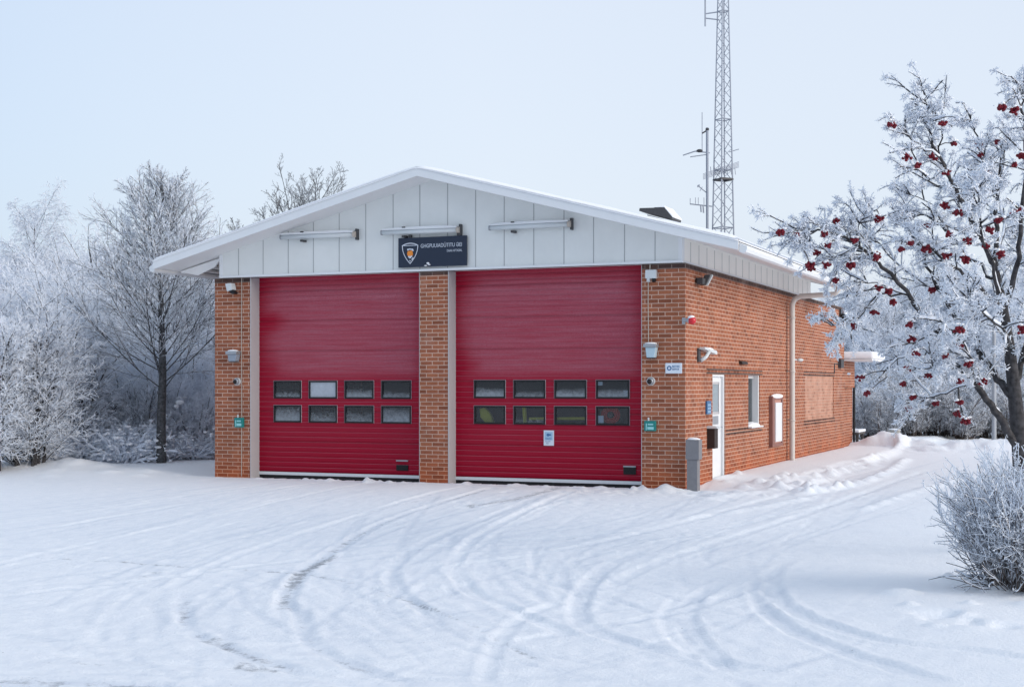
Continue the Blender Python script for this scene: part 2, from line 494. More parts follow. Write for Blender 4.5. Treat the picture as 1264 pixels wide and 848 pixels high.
def red_door_mat():
    m = mat('red_door', (0.25, 0.008, 0.028), 0.35, spec=0.13)
    nt, p, N, L = nodes(m)
    tc = N('TexCoord')
    ge = N('NewGeometry')
    at = N('Attribute'); at.attribute_name = 'rime'
    mp = N('Mapping'); mp.inputs['Scale'].default_value = (0.9, 1, 22)
    L(tc.outputs['Object'], mp.inputs[0])
    n = N('TexNoise'); n.inputs['Scale'].default_value = 1.0; n.inputs['Detail'].default_value = 6; n.inputs['Roughness'].default_value = 0.65
    L(mp.outputs[0], n.inputs['Vector'])
    n2 = N('TexNoise'); n2.inputs['Scale'].default_value = 60; n2.inputs['Detail'].default_value = 3
    L(tc.outputs['Object'], n2.inputs['Vector'])
    mul = N('Math'); mul.operation = 'MULTIPLY'
    st = ramp(nt, n.outputs[0], [(0.30, (0.45, 0.45, 0.45)), (0.72, (1, 1, 1))])
    L(at.outputs['Fac'], mul.inputs[0]); L(st, mul.inputs[1])
    m2 = N('Math'); m2.operation = 'MULTIPLY'
    st2 = ramp(nt, n2.outputs[0], [(0.25, (0.5, 0.5, 0.5)), (0.7, (1, 1, 1))])
    L(mul.outputs[0], m2.inputs[0]); L(st2, m2.inputs[1])
    # scuffs: short pale scratches
    mp3 = N('Mapping'); mp3.inputs['Scale'].default_value = (3.5, 1, 6); L(tc.outputs['Object'], mp3.inputs[0])
    n3 = N('TexNoise'); n3.inputs['Scale'].default_value = 2.0; n3.inputs['Detail'].default_value = 9; n3.inputs['Roughness'].default_value = 0.75
    L(mp3.outputs[0], n3.inputs['Vector'])
    sc = N('MapRange'); sc.inputs['From Min'].default_value = 0.70; sc.inputs['From Max'].default_value = 0.82; sc.inputs['To Max'].default_value = 0.5
    L(n3.outputs[0], sc.inputs['Value'])
    mxm = N('Math'); mxm.operation = 'MAXIMUM'; L(m2.outputs[0], mxm.inputs[0]); L(sc.outputs[0], mxm.inputs[1])
    sz = N('SeparateXYZ'); L(ge.outputs['True Normal'], sz.inputs[0])
    lg = N('MapRange'); lg.inputs['From Min'].default_value = .25; lg.inputs['From Max'].default_value = .7; lg.inputs["To Max"].default_value = .45
    L(sz.outputs[2], lg.inputs['Value'])
    lm_ = N('Math'); lm_.operation = 'MULTIPLY'; L(lg.outputs[0], lm_.inputs[0]); L(st, lm_.inputs[1])
    mxn = N('Math'); mxn.operation = 'MAXIMUM'; L(mxm.outputs[0], mxn.inputs[0]); L(lm_.outputs[0], mxn.inputs[1]); mxm = mxn
    mx = N('MixRGB'); mx.inputs[1].default_value = (0.30, 0.0025, 0.022, 1); mx.inputs[2].default_value = (0.58, 0.36, 0.44, 1)
    L(mxm.outputs[0], mx.inputs[0])
    L(mx.outputs[0], p.inputs['Base Color'])
    rr = N('MapRange'); rr.inputs['To Min'].default_value = 0.32; rr.inputs['To Max'].default_value = 0.75
    L(mxm.outputs[0], rr.inputs['Value']); L(rr.outputs[0], p.inputs['Roughness'])
    return m
M['red_door'] = red_door_mat()

def glass_mat(name, frost_lo=0.25, frost_hi=0.85):
    """door pane: see-through, with rime growing from the lower edge"""
    m = bpy.data.materials.new(name); m.use_nodes = True
    nt = m.node_tree; N = lambda t: nt.nodes.new('ShaderNode' + t); L = nt.links.new
    nt.nodes.clear()
    out = N('OutputMaterial')
    tr = N('BsdfTransparent'); tr.inputs[0].default_value = (0.62, 0.68, 0.72, 1)
    gl = N('BsdfGlossy'); gl.inputs['Roughness'].default_value = 0.06
    fr = N('Fresnel'); fr.inputs[0].default_value = 1.5
    m1 = N('MixShader'); L(fr.outputs[0], m1.inputs[0]); L(tr.outputs[0], m1.inputs[1]); L(gl.outputs[0], m1.inputs[2])
    df = N('BsdfDiffuse'); df.inputs[0].default_value = (0.36, 0.40, 0.44, 1)
    tc = N('TexCoord')
    n = N('TexNoise'); n.inputs['Scale'].default_value = 14; n.inputs['Detail'].default_value = 7; n.inputs['Roughness'].default_value = 0.75
    L(tc.outputs['Object'], n.inputs['Vector'])
    at = N('Attribute'); at.attribute_name = 'rime'
    a = N('Math'); a.operation = 'MULTIPLY_ADD'; a.inputs[1].default_value = 1.1; a.inputs[2].default_value = -0.55
    L(n.outputs[0], a.inputs[0])
    b = N('Math'); b.operation = 'ADD'; L(a.outputs[0], b.inputs[0]); L(at.outputs['Fac'], b.inputs[1])
    mr = N('MapRange'); mr.inputs['From Min'].default_value = 0.2; mr.inputs['From Max'].default_value = 0.9
    mr.inputs['To Min'].default_value = frost_lo; mr.inputs['To Max'].default_value = frost_hi
    L(b.outputs[0], mr.inputs['Value'])
    m2 = N('MixShader'); L(mr.outputs[0], m2.inputs[0]); L(m1.outputs[0], m2.inputs[1]); L(df.outputs[0], m2.inputs[2])
    L(m2.outputs[0], out.inputs[0])
    return m
M['pane'] = glass_mat('rimed_pane', 0.05, 0.80)
M['clear_pane'] = glass_mat('clear_pane', 0.02, 0.25)

# ------------------------------------------------------------------ ground: one sheet of snow
def hashn(ix, iy, seed):
    h = (ix.astype(np.int64) * 374761393 + iy.astype(np.int64) * 668265263 + seed * 974711) & 0x7fffffff
    h = ((h ^ (h >> 13)) * 1274126177) & 0x7fffffff
    h = h ^ (h >> 16)
    return (h & 0xffff) / 65535.0

def vnoise(x, y, seed=0):
    ix, iy = np.floor(x), np.floor(y)
    fx, fy = x - ix, y - iy
    fx = fx * fx * fx * (fx * (fx * 6 - 15) + 10); fy = fy * fy * fy * (fy * (fy * 6 - 15) + 10)
    a, b = hashn(ix, iy, seed), hashn(ix + 1, iy, seed)
    c, d = hashn(ix, iy + 1, seed), hashn(ix + 1, iy + 1, seed)
    return (a * (1 - fx) + b * fx) * (1 - fy) + (c * (1 - fx) + d * fx) * fy - 0.5

def fbm(x, y, oct=4, seed=0, gain=0.5):
    s, amp = 0, 1.0
    for k in range(oct):
        s = s + amp * vnoise(x * 2 ** k + 17.3 * k, y * 2 ** k - 9.1 * k, seed + k)
        amp *= gain
    return s

def sst(a, b, x):
    t = np.clip((x - a) / (b - a), 0, 1)
    return t * t * (3 - 2 * t)

def seg_dist(X, Y, pts):
    """distance to a polyline and the fraction along it"""
    best = np.full(X.shape, 1e9); frac = np.zeros(X.shape)
    n = len(pts) - 1
    for i in range(n):
        a, b = pts[i], pts[i + 1]
        d = b - a; l2 = d @ d + 1e-9
        t = np.clip(((X - a[0]) * d[0] + (Y - a[1]) * d[1]) / l2, 0, 1)
        q = np.hypot(X - a[0] - t * d[0], Y - a[1] - t * d[1])
        m = q < best
        best = np.where(m, q, best); frac = np.where(m, (i + t) / n, frac)
    return best, frac

def smooth_line(pts, n=40):
    pts = np.array(pts, float)
    t = np.linspace(0, len(pts) - 1, n)
    out = []
    for u in t:
        i = min(int(u), len(pts) - 2); f = u - i
        p0, p1, p2, p3 = pts[max(i - 1, 0)], pts[i], pts[i + 1], pts[min(i + 2, len(pts) - 1)]
        out.append(0.5 * (2 * p1 + (p2 - p0) * f + (2 * p0 - 5 * p1 + 4 * p2 - p3) * f * f + (3 * p1 - p0 - 3 * p2 + p3) * f ** 3))
    return np.array(out)

def make_ground():
    fs = [2.0]
    while fs[-1] < 55: fs.append(fs[-1] + max(0.022, 0.0042 * fs[-1]))
    while fs[-1] < 900: fs.append(fs[-1] * 1.12)
    fs = np.array([-400, -200, -100, -60, -30, -12, -5, -1, 1] + fs)
    r = [0.0]
    while r[-1] < 5.5: r.append(r[-1] + 0.03)
    while r[-1] < 16: r.append(r[-1] + 0.06)
    while r[-1] < 700: r.append(r[-1] * 1.13)
    r = np.array(r); rs = np.concatenate([-r[:0:-1], r])
    FF, RR = np.meshgrid(fs, rs, indexing='ij')
    X = CAM[0] + FV[0] * FF + RV[0] * RR
    Y = CAM[1] + FV[1] * FF + RV[1] * RR
    z = 0.10 * fbm(X / 9, Y / 9, 3, 5) * 0.6
    far = sst(16, 60, np.hypot(X, Y))
    z = z * (0.25 + 0.75 * far)
    driven = np.ones_like(X)
    # untouched verge on the right and the strips beside the walls
    vb = np.array([gd(*q)[:2] for q in [(1120, 900), (1010, 790), (965, 715), (1010, 655), (1090, 612), (1160, 590), (1290, 575)]])
    vb = np.vstack([vb, [[14, 12], [30, -10], [20, -30], [5, -25]]])
    inside = np.zeros(X.shape, bool)
    for i in range(len(vb)):
        a, b = vb[i], vb[(i + 1) % len(vb)]
        c = ((a[1] > Y) != (b[1] > Y)) & (X < (b[0] - a[0]) * (Y - a[1]) / (b[1] - a[1] + 1e-12) + a[0])
        inside ^= c
    dv, _ = seg_dist(X, Y, np.vstack([vb, vb[:1]]))
    sdv = np.where(inside, dv, -dv)
    verge = sst(-0.5, 1.6, sdv)
    z += 0.05 * verge + 0.05 * verge * fbm(X / 2.2, Y / 2.2, 3, 31)
    driven *= 1 - 0.95 * verge
    wallstrip = sst(1.55, 1.15, X + 0.18 * fbm(X / 1.3, Y / 1.3, 3, 77)) * sst(0.3, 2.5, Y) * sst(-0.6, 0.1, X)
    z += 0.10 * wallstrip
    driven *= 1 - 0.9 * wallstrip
    lm = sst(-9.0, -10.6, X + 0.5 * fbm(X / 2, Y / 2, 2, 9)) * sst(-2.2, 0.2, Y + 0.6 * fbm(X / 3, Y / 3, 2, 19))
    z += 0.10 * lm
    driven *= 1 - 0.95 * lm
    front = sst(-2.6, -0.5, Y + 0.5 * fbm(X / 2, Y / 2, 2, 3)) * sst(0.6, 0.0, X)
    driven *= 1 - 0.55 * front
    driven *= 1 - sst(15, 26, np.hypot(X - 0, Y + 8))
    # ploughed banks
    def bank(pts, h, w, seed, lump=0.5):
        nonlocal z
        d, t = seg_dist(X, Y, smooth_line(pts, 24))
        prof = np.exp(-(d / w) ** 2) * sst(0, 0.12, t) * sst(1, 0.88, t)
        z = z + h * prof * (1 + lump * 2 * fbm(X / 0.55, Y / 0.55, 4, seed, 0.6))
    bank([(-40, -7), (-24, -3.4), (-18, -1.7), (-14.6, -0.5), (-13.2, 0.1), (-12.2, 0.2), (-11.2, 0.3)], 0.13, 0.75, 11, 0.35)
    bank([gd(1084, 556)[:2], gd(1104, 555)[:2], gd(1140, 557)[:2], gd(1200, 558)[:2], gd(1290, 559)[:2], gd(1420, 562)[:2]], 0.25, 1.0, 12, 0.45)
    ridge_pts = [[(975, 613), (1030, 603), (1066, 595), (1095, 583), (1112, 572), (1118, 566)], [(1060, 632), (1103, 618), (1147, 604), (1200, 590)],
                 [(988, 604), (1043, 580), (1089, 565)], [(862, 618), (905, 612), (950, 606), (990, 600)], [(840, 640), (900, 632), (960, 622), (1010, 612)]]
    for i, q in enumerate(ridge_pts):
        d, t = seg_dist(X, Y, smooth_line([gd(*p)[:2] for p in q], 24))
        z += (0.05, 0.035, 0.03, 0.03, 0.025)[i] * np.exp(-(d / 0.11) ** 2) * (1 + 1.2 * fbm(X / .25, Y / .25, 3, 40 + i)) * sst(0, .1, t) * sst(1, .9, t)
    # wheel ruts: (points in the picture's ground, width, depth, dirt)
    ruts = [
        ([(935, 716), (936, 735), (948, 757), (985, 782), (1060, 812), (1180, 850)], .20, .045, 0),
        ([(952, 700), (957, 735), (989, 760), (1080, 791), (1181, 806), (1290, 822)], .20, .050, 0),
        ([(850, 730), (824, 757), (832, 780), (852, 800), (880, 814), (980, 832)], .18, .030, 0),
        ([(900, 716), (862, 735), (849, 757), (855, 782), (880, 806), (900, 830)], .18, .035, 0),
        ([(800, 676), (752, 698), (722, 728), (714, 757), (732, 778), (776, 793), (842, 808), (930, 826)], .20, .035, .12),
        ([(840, 660), (780, 668), (735, 680), (700, 700), (690, 730)], .16, .018, .05),
        ([(720, 600), (668, 622), (600, 655), (570, 680), (563, 705), (585, 732), (640, 755), (720, 790)], .18, .028, .10),
        ([(690, 602), (630, 628), (545, 660), (495, 690), (485, 715), (505, 740), (560, 770)], .18, .020, .05),
        ([(620, 598), (560, 615), (480, 642), (415, 676), (378, 702), (353, 735), (355, 765)], .19, .026, .30),
        ([(590, 597), (520, 612), (430, 640), (330, 672), (250, 702), (205, 730)], .18, .022, .12),
        ([(480, 592), (400, 606), (280, 634), (150, 662), (20, 690), (-60, 712)], .18, .018, .03),
        ([(440, 590), (350, 602), (230, 622), (90, 646), (-40, 668)], .18, .018, .02),
        ([(380, 590), (270, 606), (130, 625), (-40, 645)], .16, .014, 0),
        ([(-40, 684), (60, 688), (170, 694), (250, 700), (330, 705), (400, 712), (470, 728), (540, 752), (600, 780), (650, 806), (700, 830)], .12, .010, .34),
        ([(230, 726), (226, 745), (228, 765), (240, 780), (275, 795), (330, 815), (420, 840)], .16, .016, .28),
        ([(370, 745), (375, 775), (395, 800), (440, 822), (520, 848)], .16, .018, .22),
        ([(-40, 796), (80, 806), (200, 816), (340, 826), (520, 836)], .20, .016, .20),
        ([(-40, 838), (100, 842), (240, 850)], .22, .016, .30),
        ([(600, 848), (602, 822), (612, 795), (626, 776), (648, 758), (690, 742)], .15, .020, .08),
        ([(1140, 566), (1060, 585), (960, 612), (860, 640), (740, 668), (620, 690), (470, 700)], .20, .020, .04),
        ([(1160, 575), (1090, 600), (1000, 632), (900, 664), (810, 694), (740, 730)], .20, .022, .04),
        ([(1210, 556), (1150, 560), (1100, 556), (1062, 552)], .30, .04, .10),
        ([(980, 690), (900, 735), (760, 770), (640, 790)], .16, .014, .02),
        ([(820, 652), (700, 662), (560, 672), (430, 684), (300, 700), (120, 722), (-40, 740)], .18, .016, .05),
    ]
    rng = np.random.RandomState(4)
    allr = []
    for ri, (pts, w, dep, dt) in enumerate(ruts):
        g = smooth_line([gd(*p)[:2] for p in pts], 36)
        allr.append((g, w, dep * (1.45 if ri > 5 else 1), dt))
        for k in range(5 if ri > 5 else 0):
            off = rng.normal(0, 0.75, 2); ang = rng.normal(0, 0.06)
            c = g.mean(0); ca, sa = math.cos(ang), math.sin(ang)
            g2 = (g - c) @ np.array([[ca, sa], [-sa, ca]]) + c + off
            a, b = sorted(rng.choice(len(g2), 2, replace=False))
            if b - a > 8:
                allr.append((g2[a:b], w * rng.uniform(.5, 1), dep * rng.uniform(.25, .6), dt * 0.4))
    dirt = np.zeros_like(X); pack = np.zeros_like(X)
    # many fine grooves and streaks left by older passes, along the same sweeps
    for k in range(330):
        pts, w, dep, dt = ruts[rng.choice(list(range(4, 16)) + [16, 17, 19, 20, 22, 23])]
        g = smooth_line([gd(*p)[:2] for p in pts], 36)
        off = rng.normal(0, 1.0, 2); ang = rng.normal(0, .07); c = g.mean(0); ca, sa = math.cos(ang), math.sin(ang)
        g2 = (g - c) @ np.array([[ca, sa], [-sa, ca]]) + c + off
        a = rng.randint(0, 26); b = min(36, a + rng.randint(7, 22))
        allr.append((g2[a:b], rng.uniform(.05, .13), rng.uniform(.004, .012), rng.choice([0, 0, .04, .08, .14])))
    tread = vnoise(X / 0.09, Y / 0.09, 91)
    for g, w, dep, dt in allr:
        pk = rng.uniform(.15, .75) * (1 if rng.rand() < .75 else -.6)
        lo, hi = g.min(0) - 0.6, g.max(0) + 0.6
        m = (X > lo[0]) & (X < hi[0]) & (Y > lo[1]) & (Y < hi[1])
        if not m.any(): continue
        d, t = seg_dist(X[m], Y[m], g)
        d = d + 0.022 * fbm(X[m] / .3, Y[m] / .3, 3, 55)
        fade = sst(0, .12, t) * sst(1, .88, t) * (0.55 + 0.9 * np.clip(vnoise(t * 9, t * 0 + g[0, 0], 3) + .5, 0, 1))
        dep = dep * .27
        w = w * .72
        q = -dep * 1.15 * sst(w * .60, w * .42, d) * (1 - .35 * tread[m]) + dep * .5 * np.exp(-((d - w * .74) / (w * .22)) ** 2) * (1 + .9 * fbm(X[m] / .12, Y[m] / .12, 2, 66))
        pack[m] = np.clip(pack[m] + pk * fade * sst(w * .7, w * .3, d), -1, 1)
        z[m] += q * fade
        if dt:
            dirt[m] = np.maximum(dirt[m], dt * 2.1 * np.exp(-(d / (w * .5)) ** 2) * fade)
    # the two bare strips worn in front of the right-hand door, and the bare patches of the yard
    for q, w, s_ in [([(700, 598), (640, 615), (560, 628)], .16, .8), ([(420, 682), (395, 694), (372, 708), (352, 736)], .10, .92), ([(600, 602), (520, 618), (440, 634)], .10, .55), ([(720, 660), (690, 668)], .07, .6), ([(470, 730), (540, 752)], .08, .6), ([(0, 838), (90, 845)], .16, .7), ([(40, 815), (190, 822)], .08, .5), ([(228, 735), (230, 770)], .07, .6), ([(500, 680), (520, 676)], .07, .55), ([(250, 786), (290, 797)], .10, .8), ([(165, 716), (210, 700)], .10, .6),
                     ([(285, 818), (350, 826)], .12, .7), ([(575, 598), (700, 600), (790, 603)], .05, .5), ([(330, 589), (420, 590), (510, 593)], .04, .35)]:
        d, t = seg_dist(X, Y, smooth_line([gd(*p)[:2] for p in q], 16))
        dirt = np.maximum(dirt, s_ * np.exp(-(d / w) ** 2) * sst(-.02, .2, t) * sst(1.02, .8, t))
    # general roughness
    dr = driven
    z += (0.005 + 0.004 * dr) * fbm(X / 0.9, Y / 0.9, 3, 21)
    near = FF < 60
    z += np.where(near, (0.002 + 0.0045 * dr) * fbm(X / 0.18, Y / 0.18, 4, 22, 0.75), 0)
    z += np.where(near, 0.007 * dr * np.maximum(0, vnoise(X / .11, Y / .11, 23) - .12) * 2.2, 0)
    # lumps and footprints
    def lumps(n, cx, cy, sx, sy, h, r0):
        nonlocal z
        for _ in range(n):
            a, b = rng.normal(cx, sx), rng.normal(cy, sy)
            rr = r0 * rng.uniform(.5, 1.5); hh = h * rng.uniform(.4, 1.3)
            m = (np.abs(X - a) < 3 * rr) & (np.abs(Y - b) < 3 * rr)
            z[m] += hh * np.exp(-(((X[m] - a) / rr) ** 2 + ((Y[m] - b) / (rr * rng.uniform(.6, 1.3))) ** 2) ** 1.5)
    c = gd(968, 601); lumps(46, c[0], c[1], .45, 1.1, .06, .10)
    lumps(60, 1.45, 6.5, .14, 3.0, .045, .09)
    c = gd(1092, 552); lumps(14, c[0], c[1], .40, .4, .05, .13)
    c = gd(760, 608); lumps(60, c[0], c[1], 1.0, .35, -.03, .07)
    c = gd(640, 622); lumps(30, c[0], c[1], 1.0, .5, -.025, .07)
    c = gd(1272, 731); lumps(60, c[0], c[1], .30, .30, .05, .07)
    c = gd(1180, 772); lumps(7, c[0], c[1], .30, .35, -.05, .075)
    c = gd(1150, 765); lumps(9, c[0], c[1], .4, .5, .03, .10)
    lumps(50, -4, -.22, 2.6, .06, .035, .07)
    lumps(24, -.3, -.25, .3, .10, .022, .10)
    lumps(60, -13.5, -.6, 1.8, .5, .03, .14)
    lumps(420, -1.5, -9, 3.4, 3.4, .009, .035)
    # inside the station the sheet dips under its floor
    ins = (X < -0.05) & (X > -8.7) & (Y > 0.12) & (Y < 14.35)
    z = np.where(ins, -0.12, z)
    nr, nc = X.shape
    V = np.stack([X, Y, z], -1).reshape(-1, 3)
    i = np.arange(nr * nc).reshape(nr, nc)
    q = np.stack([i[:-1, :-1], i[:-1, 1:], i[1:, 1:], i[1:, :-1]], -1).reshape(-1, 4)
    me = fast_mesh('snow_ground', V, [q], True, {'dirt': dirt.ravel(), 'driven': np.clip(driven, 0, 1).ravel(), 'pack': (pack * (.25 + .75 * driven)).ravel()})
    o = link('snow_ground', me, M['ground'])
    o['kind'] = 'structure'
    return lambda x, y: float(z.ravel()[np.argmin((X - x) ** 2 + (Y - y) ** 2)])
GZ = make_ground()

# ------------------------------------------------------------------ the fire station
WL, WR, YB = -8.74, 0.0, 14.42             # left, right, rear of the brick box
ZB = 3.55                                   # top of the brickwork
RX, RZ, PITCH = -4.37, 5.09, 0.262          # ridge line, underside at the ridge, fall per unit
EL, ER = -9.61, 1.0
YF, YR = -0.65, 10.6                        # front and rear verge
st = thing('fire_station', (-4.37, 7.0, 0), 'red brick fire station with two red garage doors under a snowy white gable roof', 'fire station')
DOORS = [(-7.99, -4.636), (-4.10, -0.711)]
DY = 0.27                                   # door plane

def zr(x): return RZ - PITCH * abs(x - RX)

b = MB()
b.box(WL, -7.99, 0, DY + .1, -0.3, ZB).box(-4.636, -4.10, 0, DY + .1, -0.3, ZB).box(-0.711, WR, 0, DY + .1, -0.3, ZB)
# side wall with openings (door, window)
ys = [(DY + .1, 1.66, -0.3, ZB), (1.66, 2.53, 1.83, ZB), (2.53, 4.22, -0.3, ZB), (4.22, 5.16, -0.3, 0.88), (4.22, 5.16, 1.83, ZB), (5.16, 9.52, -0.3, ZB),
      (9.52, 12.96, -0.3, 0.87), (9.52, 12.96, 1.85, ZB), (12.96, YB, -0.3, ZB)]
for y0, y1, z0, z1 in ys: b.box(-0.28, WR, y0, y1, z0, z1)
b.box(WL, WL + .28, DY + .1, YB, -0.3, ZB).box(WL + .28, -0.28, YB - .28, YB, -0.3, ZB)
bw = b.build('brick_wall', M['brick'], st)
MB().box(-0.30, -0.018, 9.52, 12.96, .87, 1.85).build('bricked_up_window', M['pale_brick'], st)['label'] = 'bricked up window opening of paler brick'
for q in [(-0.02, .004, 1.27, 5.36, 1.832, 1.862), (-0.02, .004, 1.27, 5.36, 1.892, 1.922), (-0.02, .004, 9.35, 13.1, 1.853, 1.88), (-0.02, .004, 9.35, 13.1, 1.912, 1.94), (-0.02, .004, 9.35, 13.1, .78, .805), (-0.02, .004, 9.35, 13.1, .84, .868), (-0.02, .004, 2.56, 5.36, .78, .81), (-0.02, .004, 2.56, 5.36, .842, .872), (WL - .004, -7.992, -.004, .1, ZB - .075, ZB + .01), (-4.634, -4.102, -.004, .1, ZB - .055, ZB + .01), (-0.709, WR + .004, -.004, .1, ZB - .075, ZB + .01), (-0.1, .004, .101, YB + .004, ZB - .075, ZB + .01)]:
    MB().box(*q).build('soldier_course', M['dark_brick'], st)
b = MB()
for i in range(40):
    y0 = 2.56 + i * .295; 
    b.box(-0.05, .006 + .008 * rnd.random(), y0, y0 + .293, -0.3, .045 + .03 * rnd.random())
b.build('plinth', M['plinth'], st, bevel=.006)
# gable cladding, front (standing panels with seams) and side
XL_, XR_ = -8.60, -0.052
poly = [(XL_, ZB + .012), (XR_, ZB + .012), (XR_, zr(XR_)), (RX, RZ), (XL_, zr(XL_))]
gc = MB().prism(poly, 'y', -.03, .10).build('gable_cladding', M['white_panel'], st)
b = MB()
for x in [-8.219, -7.707, -7.191, -6.683, -6.17, -5.651, -5.124, -4.617, -4.099, -3.586, -3.07, -2.546, -2.02, -1.512, -.99, -.485]:
    b.box(x - .006, x + .006, -.0335, -.0285, ZB + .03, zr(x) - .004)
merge(gc, b.build('panel_seam', M['seam'], st))
b2 = MB()
y = .49
while y < YR - .3:
    b2.box(XR_ - .004, XR_ + .0035, y - .007, y + .007, ZB + .03, zr(0) - .02); y += .5
b = MB().box(XR_ - .1, XR_, .10, YR - .2, ZB + .012, zr(XR_) + .02)
merge(b.build('side_cladding', M['side_panel'], st), b2.build('panel_seam', M['seam'], st))
MB().box(WL + .14, WL + .24, .10, YR - .2, ZB + .012, zr(WL) + .02).build('side_cladding', M['side_panel'], st)
b = MB()                                                        # drip trim under the cladding
b.box(XL_ - .012, XR_ + .030, -.062, .06, ZB + .012, ZB + .052)
b.box(XR_ - .05, XR_ + .030, .061, YR - .2, ZB + .012, ZB + .05)
b.build('drip_trim', M['white_paint'], st, bevel=.006)
MB().box(XL_ - .02, XL_ + .05, -.038, .11, ZB + .053, zr(XL_) - .002).build('corner_trim', M['white_paint'], st)
MB().box(XR_ - .05, XR_ + .012, -.038, .09, ZB + .053, zr(XR_) - .002).build('corner_trim', M['white_paint'], st)
# roof: sloping slab, barge boards, snow
TH = .12
def roofpoly(t0, t1, xl=EL, xr=ER):
    return [(xl, zr(xl) + t0), (RX, RZ + t0), (xr, zr(xr) + t0), (xr, zr(xr) + t1), (RX, RZ + t1), (xl, zr(xl) + t1)]
roof = MB().prism(roofpoly(0.0, TH, EL + .03, ER - .03), 'y', YF + .03, YR).build('roof', M['soffit'], st)
MB().prism(roofpoly(-.012, .15), 'y', YF, YF + .028).build('barge_board', M['white_paint'], st, bevel=.004)
MB().prism(roofpoly(-.012, .15), 'y', YR + .002, YR + .03).build('barge_board', M['white_paint'], st)
# snow on the roof: a soft layer with a rounded front edge
nx, nyv = 160, 90
xs = np.linspace(EL - .01, ER + .0, nx); ysn = np.concatenate([[YF - .012, YF - .008, YF + .01, YF + .05], np.linspace(YF + .12, YR + .02, nyv)])
XX, YY = np.meshgrid(xs, ysn, indexing='ij')
edge = np.minimum(np.minimum(XX - xs[0], xs[-1] - XX), YY - ysn[0])
hgt = .055 * np.sqrt(np.clip(edge / .10, 0, 1)) + .02 * fbm(XX / .7, YY / .7, 3, 61) * np.clip(edge / .15, 0, 1)
zz = RZ - PITCH * np.sqrt((XX - RX) ** 2 + .02) + .15 + .03 + np.clip(hgt, .004, 1) - .035
zb_ = RZ - PITCH * np.abs(XX - RX) + .122
n = XX.size
ii = np.arange(n).reshape(XX.shape)
q = np.stack([ii[:-1, :-1], ii[1:, :-1], ii[1:, 1:], ii[:-1, 1:]], -1).reshape(-1, 4)
base = LOC[st]
Vt = np.stack([XX, YY, zz], -1).reshape(-1, 3) - base
Vb = np.stack([XX, YY, np.minimum(zb_, zz - .002)], -1).reshape(-1, 3) - base
ed = np.concatenate([ii[:, 0], ii[-1, 1:], ii[::-1, -1][1:], ii[0, ::-1][1:]])
sides = np.stack([ed[:-1], ed[1:], ed[1:] + n, ed[:-1] + n], -1)
link('roof_snow', fast_mesh('roof_snow', np.vstack([Vt, Vb]), [q, sides], True), M['snow'], st)
# gutters and downpipe
for sx, xe in ((1, ER), (-1, EL)):
    b = MB()
    prof = [(.0, .09), (.0, -.04), (.05, -.07), (.10, -.05), (.12, .0), (.12, .035), (.108, .035), (.105, .0), (.085, -.03), (.05, -.05), (.015, -.03), (.015, .09)]
    b.prism([(xe + sx * px, zr(xe) + pz + .01) for px, pz in prof], 'y', YF + .06, YR)
    full = prof[:6] + [(.0, .035)]
    for ya in (YF + .058, YR - .002): b.prism([(xe + sx * px, zr(xe) + pz + .01) for px, pz in prof[:6]], 'y', ya, ya + .003)
    b.build('gutter', M['white_paint'], st)
    b = MB()
    for k in range(60):
        y0 = YF + .22 + k * (YR - YF - .4) / 60
        b.ball((xe + sx * .06, y0 + .08, zr(xe) + .03), .12, 6, 5, (.5, 1.0, .22 + .12 * rnd.random()))
    b.build('gutter_snow', M['snow'], st, smooth=True)
b = MB()
py_ = 7.60
b.tube([(ER + .05, py_, zr(ER) - .05), (ER + .05, py_, zr(ER) - .10), (ER - .02, py_, zr(ER) - .20), (.28, py_, 3.46), (.16, py_, 3.40), (.11, py_, 3.30), (.11, py_, 3.15), (.11, py_, .16), (.13, py_, .08), (.22, py_ - .02, .02)], .055, 14)
for zc in (3.0, 1.9, .9): b.tube([(.11, py_, zc), (.11, py_, zc + .05)], .064, 14)
for zc in (3.02, 1.92, .92): b.box(0, .11, py_ - .012, py_ + .012, zc, zc + .02)
b.build('downpipe', M['pipe'], st, smooth=True)
MB().ball((.22, py_ - .02, .02), .12, 10, 6, (1, 1, .45)).build('pipe_foot_ice', M['snow'], st, smooth=True)
# soffit return on the left, roof vent
b = MB().prism([(WL - .05, zr(WL) - .17), (WL - .42, zr(WL - .42) - .20), (EL + .06, zr(EL) - .005), (WL + .1, zr(WL) - .005)], 'y', .06, .10)
b.build('eave_end_plate', M['soffit'], st)
b = MB()
for k in range(3): b.box(EL + .06 + k * .2, EL + .16 + k * .2, .12, YR - .2, zr(EL + .06 + k * .2) - .05, zr(EL + .06 + k * .2) - .012)
b.build('eave_batten', M['soffit'], st)

